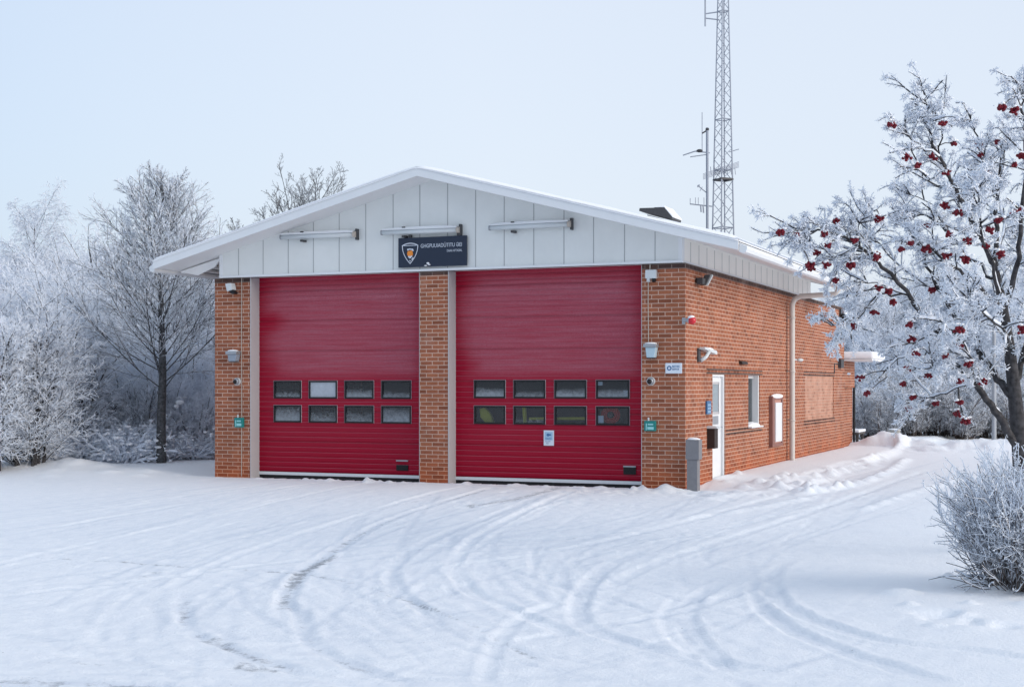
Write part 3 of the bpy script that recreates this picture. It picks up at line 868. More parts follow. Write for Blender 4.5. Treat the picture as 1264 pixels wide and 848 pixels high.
# garage doors
def garage_door(x0, x1, wins, vent, white_pane=None):
    g = None
    z0, z1 = .10, 3.62
    # ribbed leaf with true openings for the panes: horizontal strips cut at the window rows and columns
    xsb = sorted({x0 - .02, x1 + .02} | {w[0] for w in wins} | {w[1] for w in wins})
    prof = []
    zc = z0
    k = 0
    while zc < z1 - 1e-6:
        sec = (k % 6 == 0)
        h = min(.0895, z1 - zc)
        dpt = .022 if sec else .008
        prof += [(zc, DY + dpt), (zc + (.011 if sec else .008), DY), (zc + h - .005, DY)]
        zc += h; k += 1
    prof.append((z1, DY + .006))
    rows = sorted({(w[2], w[3]) for w in wins})
    pr = []
    for i in range(len(prof)):
        pr.append(prof[i])
        if i + 1 < len(prof):
            for rz0, rz1 in rows:
                for rz in (rz0, rz1):
                    if prof[i][0] < rz < prof[i + 1][0]:
                        f = (rz - prof[i][0]) / (prof[i + 1][0] - prof[i][0])
                        pr.append((rz, prof[i][1] + f * (prof[i + 1][1] - prof[i][1])))
    pr = sorted(set(pr))
    fine = []
    for a, b_ in zip(xsb[:-1], xsb[1:]):
        nn = max(1, int((b_ - a) / .18)); fine += list(np.linspace(a, b_, nn, endpoint=False))
    fine.append(xsb[-1])
    fine = np.array(fine); za = np.array([p[0] for p in pr]); ya = np.array([p[1] for p in pr])
    V = np.array([[x, yv, zv] for zv, yv in zip(za, ya) for x in fine])
    nf = len(fine); qs = []
    for j in range(len(pr) - 1):
        zm = (za[j] + za[j + 1]) / 2
        for i in range(nf - 1):
            xm = (fine[i] + fine[i + 1]) / 2
            if any(w[0] < xm < w[1] and w[2] < zm < w[3] for w in wins): continue
            qs.append((j * nf + i, j * nf + i + 1, (j + 1) * nf + i + 1, (j + 1) * nf + i))
    # rime film: mostly on the upper, colder sections, away from the frame
    xv, zv = V[:, 0], V[:, 2]
    ex = sst(0.05, .55, xv - x0 + .35 * fbm(xv * 0 + 3.1 * x0, zv / .35, 3, 8)) * sst(0.02, .40, x1 - xv + .25 * fbm(xv * 0 + 5.1, zv / .3, 3, 18))
    rime = ex * (.31 * sst(1.70, 1.95, zv) * sst(3.55, 3.2, zv) + .10 * sst(2.95, 3.3, zv) + .03 * sst(.35, .9, zv)) + .005
    base_ = LOC[st]
    g = link('garage_door', fast_mesh('garage_door', V - base_, [np.array(qs)], False, {'rime': rime}), M['red_door'], st)
    MB().box(x0 - .02, x1 + .02, DY - .004, DY + .03, z0 - .055, z0 - .001).build('bottom_rail', M['white_paint'], g, bevel=.004)
    MB().box(x0 - .02, x1 + .02, DY + .004, DY + .03, -.10, z0 - .056).build('rubber_seal', M['black'], g)
    b = MB().box(x0 - .02, x0 + .03, DY + .02, DY + .05, .0, z1)
    b.build('side_seal', M['black'], g)
    for n_, (a, c, d, e) in enumerate(wins):
        fr = MB()
        t = .028
        fr.box(a, c, DY - .016, DY + .03, e - t, e).box(a, c, DY - .016, DY + .03, d, d + t).box(a, a + t, DY - .016, DY + .03, d + t, e - t).box(c - t, c, DY - .016, DY + .03, d + t, e - t)
        fr.build('window_frame', M['black'], g, bevel=.004)
        rm = MB(); t2 = .005
        rm.box(a - t2, c + t2, DY - .010, DY + .01, e + .001, e + t2).box(a - t2, a - .001, DY - .010, DY + .01, d, e).box(c + .001, c + t2, DY - .010, DY + .01, d, e)
        rm.build('frame_rime', M['rime_line'], g)
        gx, gz = np.meshgrid(np.linspace(a + t, c - t, 9), np.linspace(d + t, e - t, 7), indexing='ij')
        Vp = np.stack([gx, np.full(gx.shape, DY + .006), gz], -1).reshape(-1, 3) - base_
        ip = np.arange(63).reshape(9, 7)
        qp = np.stack([ip[:-1, :-1], ip[1:, :-1], ip[1:, 1:], ip[:-1, 1:]], -1).reshape(-1, 4)
        u = (gz - d) / (e - d); ux = np.abs((gx - (a + c) / 2) / ((c - a) / 2))
        upper = d > 1.35
        rimev = ((.85 - 1.5 * u) if upper else (.20 - .75 * u + .45 * (x0 < -5))) + .16 * math.sin(n_ * 2.3 + x0)
        rimev = rimev + .10
        if white_pane == n_: rimev = np.full(u.shape, 2.0)
        link('window_pane', fast_mesh('window_pane', Vp, [qp], False, {'rime': rimev.ravel()}), M['white_pane'] if white_pane == n_ else M['pane'], g)
    vx0, vx1, vz0, vz1, lip = vent
    v = MB().box(vx0, vx1, DY - .02, DY + .01, vz0, vz1)
    for k in range(4): v.box(vx0 + .01, vx1 - .01, DY - .026, DY - .019, vz0 + .015 + k * (vz1 - vz0 - .03) / 4, vz0 + .022 + k * (vz1 - vz0 - .03) / 4)
    v.build('floor_vent', M['black'], g, bevel=.004)
    MB().box(vx0 - .002, vx1 + .002, DY - .024, DY + .005, lip, lip + .022).build('vent_lip', M['zinc'], g, bevel=.004)
    return g

M['rime_line'] = mat('rime_line', (0.50, 0.42, 0.46), 0.8, var=0.4, scale=60)
M['white_pane'] = mat('white_pane', (0.40, 0.44, 0.49), 0.5, var=0.28, scale=14, bump=.3, bscale=60)
CAMX, CAMY = CAM[0], CAM[1]
def shift(x, z, y=DY):
    """a facade point measured at y = 0 carried along its line of sight to the door plane: used once for the measured door openings"""
    k = (y - CAMY) / (0 - CAMY)
    return CAMX + (x - CAMX) * k, 1.65 + (z - 1.65) * k
def wrect(a, b_, c, d):
    x0, z0 = shift(a, c); x1, z1 = shift(b_, d)
    return (round(x0, 3), round(x1, 3), round(z0, 3), round(z1, 3))
colsL = [(-7.502, -6.941), (-6.792, -6.226), (-6.080, -5.510), (-5.363, -4.794)]
colsR = [(-3.626, -3.059), (-2.915, -2.352), (-2.197, -1.640), (-1.479, -.915)]
wl = [wrect(a, b_, 1.41, 1.722) for a, b_ in colsL] + [wrect(a, b_, .99, 1.292) for a, b_ in colsL]
wr = [wrect(a, b_, 1.428, 1.729) for a, b_ in colsR] + [wrect(a, b_, 1.003, 1.304) for a, b_ in colsR]
vl = wrect(-5.071, -4.85, .195, .29); vr = wrect(-1.014, -.809, .225, .345)
gL = garage_door(*DOORS[0], wl, (vl[0], vl[1], vl[2], vl[3], .335), 1)
gR = garage_door(*DOORS[1], wr, (vr[0], vr[1], vr[2], vr[3], .325))
gL['label'] = 'red garage door on the left with rimed panes'
gR['label'] = 'red garage door on the right with a notice under its panes'
for x0, x1 in DOORS:                                            # painted jambs and head of each opening
    b = MB().box(x0 - .004, x0 + .012, -.006, DY + .06, -.1, ZB + .01)
    b.build('door_jamb', M['grey_jamb'], st)
    MB().box(x1 - .012, x1 + .004, .004, DY + .06, -.1, ZB).build('door_jamb', M['grey_jamb'], st)
    MB().box(x0, x1, .11, DY + .2, ZB + .02, ZB + .3).build('door_head', M['white_paint'], st)
# hall floor and rear lining
MB().box(WL + .28, -.28, DY + .1, YB - .28, -.11, .02).build('hall_floor', M['inner'], st)
MB().box(WL + .285, -.285, 5.0, 5.1, .02, 3.9).build('hall_partition', M['inner'], st)

# staff door and side window
b = MB().box(-.10, -.065, 1.70, 2.47, .06, 1.79)
sd_ = b.build('staff_door', M['white_paint'], st, bevel=.006)
b = MB().box(-.13, .0 - .02, 2.475, 2.527, -.1, 1.83).box(-.13, -.02, 1.665, 1.70, -.1, 1.83).box(-.13, -.02, 1.70, 2.475, 1.79, 1.828)
b.build('door_frame', M['white_paint'], sd_, bevel=.005)
MB().box(-.068, -.058, 1.80, 2.28, 1.18, 1.68).build('door_glass', M['clear_pane'], sd_)
b = MB().box(-.07, -.055, 1.78, 2.30, 1.66, 1.70).box(-.07, -.055, 1.78, 2.30, 1.15, 1.19).box(-.07, -.055, 1.765, 1.80, 1.15, 1.70).box(-.07, -.055, 2.28, 2.31, 1.15, 1.70)
b.build('glass_bead', M['grey_jamb'], sd_)
MB().box(-.07, -.052, 1.76, 2.25, .98, 1.12).build('kick_notice', M['zinc'], sd_)
MB().tube([(-.065, 2.36, .92), (-.02, 2.36, .92), (-.015, 2.24, .92)], .012, 8).build('handle', M['zinc'], sd_)
MB().box(-.30, -.12, 1.66, 2.53, -.1, 1.85).build('door_lining', M['inner'], st)
wn = MB()
wn.box(-.17, -.11, 4.22, 4.27, .88, 1.83).box(-.17, -.02, 5.10, 5.158, .88, 1.83).box(-.17, -.11, 4.27, 5.10, 1.77, 1.83).box(-.17, -.11, 4.27, 5.10, .88, .95).box(-.165, -.115, 4.62, 4.66, .95, 1.77)
win = wn.build('side_window', M['white_paint'], st, bevel=.005)
MB().box(-.145, -.135, 4.27, 5.10, .95, 1.77).build('pane', M['clear_pane'], win)
MB().box(-.11, .07, 4.215, 5.165, .855, .879).build('sill', M['white_paint'], win)
MB().ball((-.02, 4.70, .875), .46, 14, 8, (.17, 1.0, .16), -.1).build('sill_snow', M['snow'], win, smooth=True)
MB().box(-.32, -.18, 4.2, 5.2, .8, 1.9).build('window_lining', M['inner'], st)
# ventilation grille and small hood on the side wall
b = MB().box(0, .02, 13.4, 14.08, 2.68, 3.03)
for k in range(7): b.box(.0, .032, 13.44, 14.04, 2.71 + k * .043, 2.73 + k * .043)
b.build('wall_grille', M['zinc'], st)
MB().prism([(0, 2.02), (.07, 2.02), (.05, 2.07), (0, 2.085)], 'y', 3.5, 3.93).build('vent_hood', M['brown_box'], st, bevel=.004)
# annex behind: lower brick wing under a flat snowy roof
ax = thing('brick_annex', (-1.5, 16.0, 0), 'low brick annex with a flat snowy roof behind the far end of the station', 'annex')
MB().box(-6, .0, YB + .01, 16.0, 1.58, 2.24).box(-6, -.05, YB + .01, 15.95, -.2, 1.58).build('wall', M['brick'], ax)
MB().tube([(-.02, 16.02, -.1), (-.02, 16.02, 1.6)], .03, 8).build('corner_post', M['black'], ax)
MB().box(-6.2, .68, YB + .012, 16.4, 2.245, 2.29).build('roof', M['soffit'], ax)
MB().box(-6.2, .72, YB + .012, 16.44, 2.291, 2.48).build('roof_snow', M['snow'], ax, bevel=.08, smooth=True)

# ------------------------------------------------------------------ things fixed to the station
def strip_light(x0, x1, z0, z1, label):
    t = thing('strip_light', ((x0 + x1) / 2, -.03, z0), label, 'light', 'strip lights above the garage doors')
    yy = -.13
    MB().tube([(x0, yy, z0), (x1 - .06, yy, z1)], .040, 12).build('tube', M['plastic_white'], t, smooth=True)
    MB().prism([(x0, z0 + .035), (x1 - .05, z1 + .035), (x1 - .05, z1 + .065), (x0 + .02, z0 + .06)], 'y', yy - .05, yy + .06).build('housing', M['white_paint'], t, bevel=.005)
    MB().tube([(x0 - .03, yy, z0), (x0, yy, z0)], .044, 12).build('end_cap', M['zinc'], t)
    MB().tube([(x1 - .06, yy, z1), (x1 - .01, yy, z1)], .05, 12).build('end_cap', M['tan'], t)
    MB().box(x1 - .03, x1, -.12, -.03, z1 - .09, z1 + .10).build('bracket', M['dark_grey'], t, bevel=.006)
    for f in (.28,):
        xc = x0 + f * (x1 - x0); zc = z0 + f * (z1 - z0)
        MB().box(xc - .025, xc + .025, -.17, -.03, zc - .095, zc - .06).build('clamp', M['dark_grey'], t)
        MB().box(xc - .025, xc + .025, -.17, -.03, zc + .068, zc + .085).build('clamp', M['dark_grey'], t)
    MB().ball(((x0 + x1) / 2 - .05, yy + .02, (z0 + z1) / 2 + .07), .5 * (x1 - x0) * .92, 20, 6, (1, .05, .028)).build('snow_cap', M['snow'], t, smooth=True)
strip_light(-7.26, -5.78, 4.235, 4.225, 'white strip light on the gable to the left of the navy sign')
strip_light(-5.27, -3.823, 4.232, 4.222, 'white strip light on the gable just above the navy sign')
strip_light(-3.268, -1.854, 4.228, 4.235, 'white strip light on the gable to the right of the navy sign')

sg = thing('gable_sign', (-4.37, -.06, 3.62), 'navy blue sign with a white shield emblem and pale lettering on the gable', 'sign')
sx0, sx1, sz0, sz1 = -4.99, -3.72, 3.632, 4.130
MB().box(sx0, sx1, -.10, -.066, sz0, sz1).build('board', M['navy'], sg, bevel=.004)
for xq in (-4.80, -3.90): MB().box(xq, xq + .04, -.095, -.03, sz1 + .001, sz1 + .05).build('hanger', M['dark_grey'], sg)
def shield(cx, cz, w, h, y0, y1, t, material, name, parent, closed_top=True):
    pts = []
    for k in range(13):                                         # arched top then sides down to a point
        u = -1 + 2 * k / 12; pts.append((cx + w * u, cz + h * (.36 + .06 * (1 - u * u) * 2)))
    for k in range(1, 13):
        u = k / 12; pts.append((cx + w * (1 - u ** 2.1), cz + h * (.36 - 0.96 * u)))
    for k in range(1, 12):
        u = 1 - k / 12; pts.append((cx - w * (1 - u ** 2.1), cz + h * (.36 - 0.96 * u)))
    c = np.array([cx, cz - h * .04])
    inn = [tuple(c + (np.array(p) - c) * (1 - t / w)) for p in pts]
    b = MB(); n_ = len(pts)
    vs = [(p[0], y0, p[1]) for p in pts] + [(p[0], y0, p[1]) for p in inn]
    fs = [(i, (i + 1) % n_, n_ + (i + 1) % n_, n_ + i) for i in range(n_)]
    vs += [(p[0], y1, p[1]) for p in pts] + [(p[0], y1, p[1]) for p in inn]
    fs += [(2 * n_ + i, 2 * n_ + (i + 1) % n_, 3 * n_ + (i + 1) % n_, 3 * n_ + i) for i in range(n_)]
    fs += [(i, (i + 1) % n_, 2 * n_ + (i + 1) % n_, 2 * n_ + i) for i in range(n_)] + [(n_ + i, n_ + (i + 1) % n_, 3 * n_ + (i + 1) % n_, 3 * n_ + i) for i in range(n_)]
    b.add(vs, fs)
    return b.build(name, material, parent)
ecx, ecz = -4.765, 3.885
em = shield(ecx, ecz, .152, .33, -.106, -.098, .013, M['emblem_white'], 'emblem', sg)
b = MB()
b.box(ecx - .12, ecx + .12, -.105, -.099, ecz + .108, ecz + .118)
b.build('emblem_bar', M['emblem_white'], em)
b = MB()
b.prism([(ecx - .045, ecz + .02), (ecx + .045, ecz + .03), (ecx + .055, ecz - .04), (ecx + .03, ecz - .075), (ecx - .03, ecz - .08), (ecx - .055, ecz - .03)], 'y', -.107, -.099)
b.build('emblem_heart', M['orange'], em)
b = MB()
for dx, dz, rr in ((-.04, .045, .016), (-.015, .052, .014), (.015, .05, .014), (.045, .042, .018), (.058, .028, .012), (0, -.085, .022), (-.025, -.075, .014), (.03, -.07, .014), (.04, -.12, .014), (.055, -.10, .012), (.0, -.145, .012)):
    b.ball((ecx + dx, -.106, ecz + dz), rr, 8, 6, (1, .3, 1))
merge(em, b.build('emblem_dots', M['emblem_white'], em))
text('GHGPUUIADÜTITU ƏEI', .092, (-3.80, -.1015, 3.952), 'lettering', M['letter'], sg, 'RIGHT', sx=.80)
text('DAAA AFTAƏAL', .058, (-3.80, -.1015, 3.868), 'lettering', M['letter'], sg, 'RIGHT', sx=.66)
MB().ball((-4.43, -.108, 3.69), .02, 6, 5, (1.4, .4, .8)).ball((-4.405, -.108, 3.665), .018, 6, 5, (1.4, .4, .6)).ball((-4.47, -.108, 3.65), .02, 6, 5, (1.6, .4, .5)).build('snow_fleck', M['snow'], sg, smooth=True)

def box_lamp(x0, x1, z0, z1, label, material):
    t = thing('box_lamp', ((x0 + x1) / 2, 0, z0), label, 'lamp', 'box lamps on the piers')
    MB().box(x0, x1, -.15, 0, z1 - .055, z1).build('hood', M['zinc'], t, bevel=.008)
    MB().prism([(x0 + .03, z1 - .057), (x1 - .01, z1 - .057), (x1 - .035, z0), (x0 + .05, z0)], 'y', -.13, -.002).build('diffuser', material, t, bevel=.012)
    MB().box(x0 + .05, x1 - .035, -.12, -.01, z0 - .014, z0 - .001).build('base', M['dark_grey'], t)
    MB().ball(((x0 + x1) / 2, -.08, z1), (x1 - x0) / 2, 12, 6, (1, .65, .25), 0).build('snow_cap', M['snow'], t, smooth=True)
M['dim_diffuser'] = mat('dim_diffuser', (0.26, 0.30, 0.36), 0.25, spec=0.5)
box_lamp(-.646, -.434, 2.08, 2.295, 'grey hooded box lamp with a pale blue diffuser on the right pier', M['blue_diffuser'])
box_lamp(-8.42, -8.19, 2.07, 2.25, 'grey hooded box lamp with a dull diffuser on the left pier', M['dim_diffuser'])
def dome_camera(x, z, label):
    t = thing('dome_camera', (x, 0, z), label, 'camera', 'dome cameras on the piers')
    MB().tube([(x, 0, z), (x, -.05, z)], .066, 18).build('mount', M['plastic_white'], t)
    MB().tube([(x, -.05, z), (x, -.09, z)], [.060, .045], 18).build('collar', M['zinc'], t, smooth=True)
    MB().ball((x - .005, -.085, z - .005), .040, 14, 10).build('dome', M['black'], t, smooth=True)
dome_camera(-.554, 1.707, 'round dome camera on the right pier below the box lamp')
dome_camera(-8.25, 1.709, 'round dome camera on the left pier below the box lamp')
def call_box(x0, x1, z0, z1, label):
    t = thing('call_box', ((x0 + x1) / 2, 0, z0), label, 'call box', 'teal call boxes on the piers')
    MB().box(x0, x1, -.06, 0, z0, z1).build('body', M['teal'], t, bevel=.012)
    w, h = x1 - x0, z1 - z0
    MB().box(x0 + .33 * w, x0 + .80 * w, -.066, -.058, z0 + .58 * h, z0 + .72 * h).box(x0 + .30 * w, x0 + .85 * w, -.066, -.058, z0 + .15 * h, z0 + .42 * h).box(x0 + .16 * w, x0 + .24 * w, -.066, -.058, z0 + .1 * h, z0 + .75 * h).build('label_mark', M['teal_light'], t)
    MB().tube([(x0 + .34 * w, -.03, z1), (x0 + .34 * w, -.03, z1 + .05)], .014, 8).build('gland', M['plastic_white'], t)
call_box(-.657, -.470, .92, 1.083, 'teal call box with pale markings on the right pier')
call_box(-8.295, -8.115, .892, 1.066, 'teal call box with pale markings on the left pier')
t = thing('junction_box', (-.54, 0, 3.3), 'pale junction box with two small sensors at the top of the right pier', 'junction box')
MB().box(-.63, -.455, -.085, 0, 3.325, 3.462).build('body', M['plastic_white'], t, bevel=.010)
MB().tube([(-.585, -.05, 3.325), (-.585, -.06, 3.275)], .030, 10).build('sensor', M['plastic_white'], t)
MB().tube([(-.50, -.05, 3.325), (-.49, -.065, 3.275)], .032, 10).build('sensor', M['black'], t)
tag(MB().tube([(-.57, -.012, 3.60), (-.575, -.012, 3.47)], .010, 6).tube([(-.60, -.012, 3.30), (-.605, -.010, 3.0), (-.598, -.010, 2.31)], .007, 6).build('cable', M['tan']), 'thin pale cable running down the right pier between junction box and box lamp', 'cable')
tag(MB().tube([(-8.165, -.012, 3.60), (-8.17, -.010, 2.4), (-8.165, -.012, 1.2), (-8.17, -.010, .02)], .0065, 6).build('cable', M['tan']), 'thin pale cable running down the whole left pier', 'cable')
t = thing('floodlight', (-8.33, 0, 3.3), 'small white floodlight with a dark lens at the top of the left pier', 'floodlight')
MB().prism([(-8.42, 3.45), (-8.30, 3.46), (-8.27, 3.34), (-8.38, 3.31)], 'y', -.16, -.02).build('body', M['plastic_white'], t, bevel=.012)
MB().prism([(-8.37, 3.325), (-8.27, 3.335), (-8.22, 3.285), (-8.24, 3.265), (-8.29, 3.265)], 'y', -.15, -.04).build('lens', M['black'], t, bevel=.008)
MB().box(-8.37, -8.31, -.03, 0, 3.36, 3.42).build('bracket', M['zinc'], t)
t = thing('wall_plaque', (-.18, 0, 1.83), 'small white plaque with blue lettering and a round mark on the right pier', 'sign')
MB().box(-.318, -.052, -.022, 0, 1.828, 1.992).build('board', M['notice_white'], t, bevel=.004)
b = MB()
for k in range(16):
    a0, a1 = 2 * math.pi * k / 16, 2 * math.pi * (k + 1) / 16
    cx_, cz_ = -.255, 1.912
    b.add([(cx_ + .038 * math.cos(a0), -.024, cz_ + .038 * math.sin(a0)), (cx_ + .038 * math.cos(a1), -.024, cz_ + .038 * math.sin(a1)), (cx_ + .020 * math.cos(a1), -.024, cz_ + .020 * math.sin(a1)), (cx_ + .020 * math.cos(a0), -.024, cz_ + .020 * math.sin(a0))], [(0, 1, 2, 3)])
b.build('round_mark', M['notice_blue'], t)
text('BEDEE', .052, (-.208, -.0235, 1.920), 'lettering', M['notice_blue'], t, sx=.85, thick=.001)
text('BEPFUR', .040, (-.208, -.0235, 1.880), 'lettering', M['notice_blue'], t, sx=.85, thick=.001)
nx0, nx1, nz0, nz1 = wrect(-2.379, -2.202, .662, .910)
t = thing('door_notice', ((nx0 + nx1) / 2, DY, nz0), 'small white and blue notice stuck on the right garage door below the panes', 'notice')
MB().box(nx0, nx1, DY - .012, DY - .002, nz0, nz1).build('sheet', M['notice_white'], t, bevel=.002)
MB().box(nx0 + .02, nx1 - .02, DY - .015, DY - .0115, nz0 + .09, nz1 - .025).build('panel', M['notice_pale'], t)
mx_, mz_ = (nx0 + nx1) / 2, nz1 - .075
MB().ball((mx_ - .012, DY - .015, mz_), .026, 10, 8, (1, .12, .9)).ball((mx_ + .02, DY - .015, mz_ + .002), .024, 10, 8, (1, .12, .6)).build('picture', M['notice_blue'], t)
text('THUNS', .030, (nx0 + .03, DY - .0165, nz0 + .105), 'lettering', M['notice_blue'], t, sx=1.1, thick=.001)
text('ELLORT', .024, (nx0 + .03, DY - .0140, nz0 + .060), 'lettering', M['notice_blue'], t, sx=1.1, thick=.001)
text('SIRO', .020, (nx0 + .045, DY - .0140, nz0 + .028), 'lettering', M['notice_blue'], t, sx=1.1, thick=.001)

# on the side wall
t = thing('bullet_camera', (0, .6, 3.35), 'dark bullet camera high on the side wall near the front corner', 'camera')
MB().tube([(.0, .62, 3.33), (.09, .66, 3.33)], .04, 10).build('base', M['black'], t)
MB().box(.03, .13, .55, .72, 3.26, 3.36).build('body', M['dark_grey'], t, bevel=.012)
MB().prism([(.66, 3.25), (.72, 3.25), (1.02, 3.40), (1.02, 3.43), (.96, 3.44)], 'x', .05, .14).build('housing', M['dark_grey'], t, bevel=.008)
MB().prism([(.70, 3.245), (.74, 3.245), (1.06, 3.425), (1.02, 3.445)], 'x', .142, .17).build('sun_shield', M['plastic_white'], t)
t = thing('red_beacon', (0.05, .0, 2.62), 'red round alarm beacon with a snow cap on the front corner of the station', 'beacon')
MB().tube([(-.02, -.04, 2.66), (.05, -.04, 2.66)], .03, 10).box(-.04, .0, -.05, -.001, 2.60, 2.70).build('bracket', M['zinc'], t)
MB().tube([(.05, -.03, 2.66), (.10, -.03, 2.66)], .05, 14).build('base', M['zinc'], t)
MB().ball((.115, -.03, 2.655), .066, 14, 10).build('dome', M['red_lamp'], t, smooth=True)
MB().ball((.105, -.03, 2.70), .055, 12, 8, (1, 1, .65)).build('snow_cap', M['snow'], t, smooth=True)
t = thing('wall_lamp', (0, .8, 2.1), 'white angled wall lamp on an arm above and left of the staff door', 'lamp')
MB().box(0, .03, .68, .80, 2.02, 2.24).build('back_plate', M['dark_grey'], t, bevel=.006)
MB().tube([(.03, .78, 2.04), (.10, .86, 2.10), (.14, .94, 2.20)], [.035, .03, .03], 10).build('arm', M['plastic_white'], t, smooth=True)
MB().prism([(.70, 2.225), (1.45, 2.15), (1.50, 2.18), (1.45, 2.215), (.72, 2.26)], 'x', .03, .13).build('head', M['plastic_white'], t, bevel=.01)
MB().ball((.08, 1.05, 2.235), .30, 12, 6, (.18, 1, .09)).build('snow_cap', M['snow'], t, smooth=True)
t = thing('keypad', (0, 1.34, 1.17), 'dark entry keypad with pale buttons on the side wall beside the staff door', 'keypad')
MB().box(0, .03, 1.20, 1.47, 1.165, 1.385).build('body', M['notice_blue'], t, bevel=.006)
b = MB()
for i in range(3):
    for j in range(3): b.box(.029, .034, 1.25 + i * .065, 1.29 + i * .065, 1.19 + j * .055, 1.225 + j * .055)
b.build('buttons', M['notice_pale'], t)
t = thing('mailbox', (0.05, 1.3, .59), 'narrow dark brown letterbox with a snowy top beside the staff door', 'mailbox')
MB().box(0, .13, 1.30, 1.52, .60, .93).build('body', M['brown_box'], t, bevel=.006)
MB().prism([(-.001, .931), (.18, .931), (.16, .955), (0, .97)], 'y', 1.28, 1.56).build('lid', M['plastic_white'], t)
t = thing('meter_cabinet', (0, 6.4, .45), 'white panelled meter cabinet in a reddish frame on the side wall near the downpipe', 'cabinet')
b = MB().box(.001, .075, 5.93, 6.90, .44, .50).box(.001, .075, 5.93, 6.90, 1.36, 1.43).box(.001, .075, 5.93, 6.12, .501, 1.359).box(.001, .075, 6.78, 6.90, .501, 1.359)
b.build('frame', M['cab_frame'], t, bevel=.004)
MB().box(.001, .055, 6.121, 6.779, .501, 1.359).build('panel', M['cab_face'], t)
MB().box(.056, .088, 6.17, 6.73, .53, 1.30).build('door', M['white_paint'], t, bevel=.008)
MB().ball((.05, 6.42, 1.425), .50, 12, 6, (.13, 1, .10)).build('snow_cap', M['snow'], t, smooth=True)
t = thing('small_wall_lamp', (0, 8.1, 2.15), 'small white lamp stub on the side wall just right of the downpipe', 'lamp')
MB().box(0, .02, 7.97, 8.05, 2.14, 2.22).tube([(.0, 8.0, 2.18), (.10, 8.1, 2.17)], .018, 8).build('arm', M['plastic_white'], t)
MB().ball((.13, 8.3, 2.17), .17, 10, 6, (.4, 1, .22)).build('head', M['plastic_white'], t, smooth=True)
t = thing('corner_camera', (0, 13.8, 3.35), 'dark camera at the top of the side wall near its far corner', 'camera')
MB().box(0, .05, 13.72, 13.95, 3.36, 3.50).build('mount', M['dark_grey'], t)
MB().ball((.09, 13.75, 3.28), .11, 10, 8, (.8, 1, 1)).build('head', M['black'], t, smooth=True)
MB().ball((.11, 13.95, 3.38), .10, 10, 8, (.6, 1.3, 1)).build('snow_cap', M['snow'], t, smooth=True)
t = thing('alarm_box', (0, 13.7, 1.98), 'small dark box on the side wall above the bricked up window end', 'alarm box')
MB().box(0, .08, 13.55, 13.95, 2.06, 2.28).build('body', M['dark_grey'], t, bevel=.01)
MB().tube([(.01, 13.02, 1.94), (.01, 13.02, 2.16)], .016, 6).tube([(.01, 13.02, 2.16), (.01, 13.55, 2.16)], .012, 6).build('conduit', M['dark_grey'], t)
t = thing('grey_post', (.18, -.10, 0), 'grey key post with a wider head standing at the front corner of the station', 'post')
MB().box(.075, .245, -.19, -.03, -.1, .49).build('shaft', M['bollard'], t, bevel=.006)
MB().box(.06, .275, -.205, -.015, .491, .80).build('head', M['bollard'], t, bevel=.010)
MB().ball((.167, -.11, .80), .11, 12, 6, (.98, .86, .28), 0).build('snow_cap', M['snow'], t, smooth=True)
# roof ventilator
def on_roof(px, py):
    d = FV + RV * (px - CX) / FPX + UV_ * (HZ - py) / FPX
    # z = RZ + .15 - PITCH*(x-RX)
    k = (RZ + .20 - PITCH * (CAM[0] - RX) - CAM[2]) / (d[2] + PITCH * d[0])
    return CAM + d * k
t = thing('roof_ventilator', (-2.6, 4.5, 4.8), 'low black roof ventilator with a dusting of snow on the right roof slope', 'roof ventilator')
vx, vy = -1.78, 4.6
vz = RZ + .445 - PITCH * (vx - RX)
MB().prism([(vx - .20, vz + .02), (vx + .20, vz - .10), (vx + .20, vz - .40), (vx - .20, vz - .40)], 'y', vy - .24, vy + .24).build('curb', M['black'], t)
MB().prism([(vx - .34, vz + .09), (vx + .30, vz - .10), (vx + .31, vz - .06), (vx + .15, vz + .135), (vx - .33, vz + .145)], 'y', vy - .32, vy + .32).build('cowl', M['dark_grey'], t, bevel=.012)
MB().prism([(vx + .315, vz - .055), (vx + .155, vz + .14), (vx - .05, vz + .145), (vx + .15, vz + .165), (vx + .33, vz - .04)], 'y', vy - .31, vy + .31).build('snow_dusting', M['snow'], t)
VENT = t

# inside the hall, seen through the panes
t = thing('yellow_jacket', (-3.62, DY + .2, 1.1), 'yellow oilskin hanging inside the right garage door', 'jacket')
MB().prism([(-3.70, 1.25), (-3.60, 1.27), (-3.50, 1.16), (-3.44, 1.00), (-3.56, .98), (-3.68, 1.10)], 'y', DY + .10, DY + .20).build('jacket_body', M['yellow'], t, bevel=.02)
tag(MB().tube([(-2.80, DY + .14, 1.085), (-1.72, DY + .14, 1.10)], .026, 8).build('yellow_rail', M['yellow']), 'yellow rail behind the lower panes of the right garage door', 'rail')
tag(MB().tube([(-2.86, DY + .10, 1.0), (-2.88, DY + .10, 1.32)], .036, 8).build('yellow_pole', M['yellow']), 'short upright yellow pole behind the second lower pane of the right garage door', 'pole')
t = thing('hose_reel', (-1.34, DY + .15, 1.15), 'red hose reel behind the last lower pane of the right garage door', 'hose reel')
b = MB()
for rr in (.15, .115, .08): b.tube([(-1.36 + rr * math.cos(a * math.pi / 8), DY + .10, 1.16 + rr * .9 * math.sin(a * math.pi / 8)) for a in range(17)], .018, 6)
b.build('hose', M['hose_red'], t)
MB().tube([(-1.36, DY + .08, 1.16), (-1.36, DY + .16, 1.16)], .04, 10).build('hub', M['dark_grey'], t)
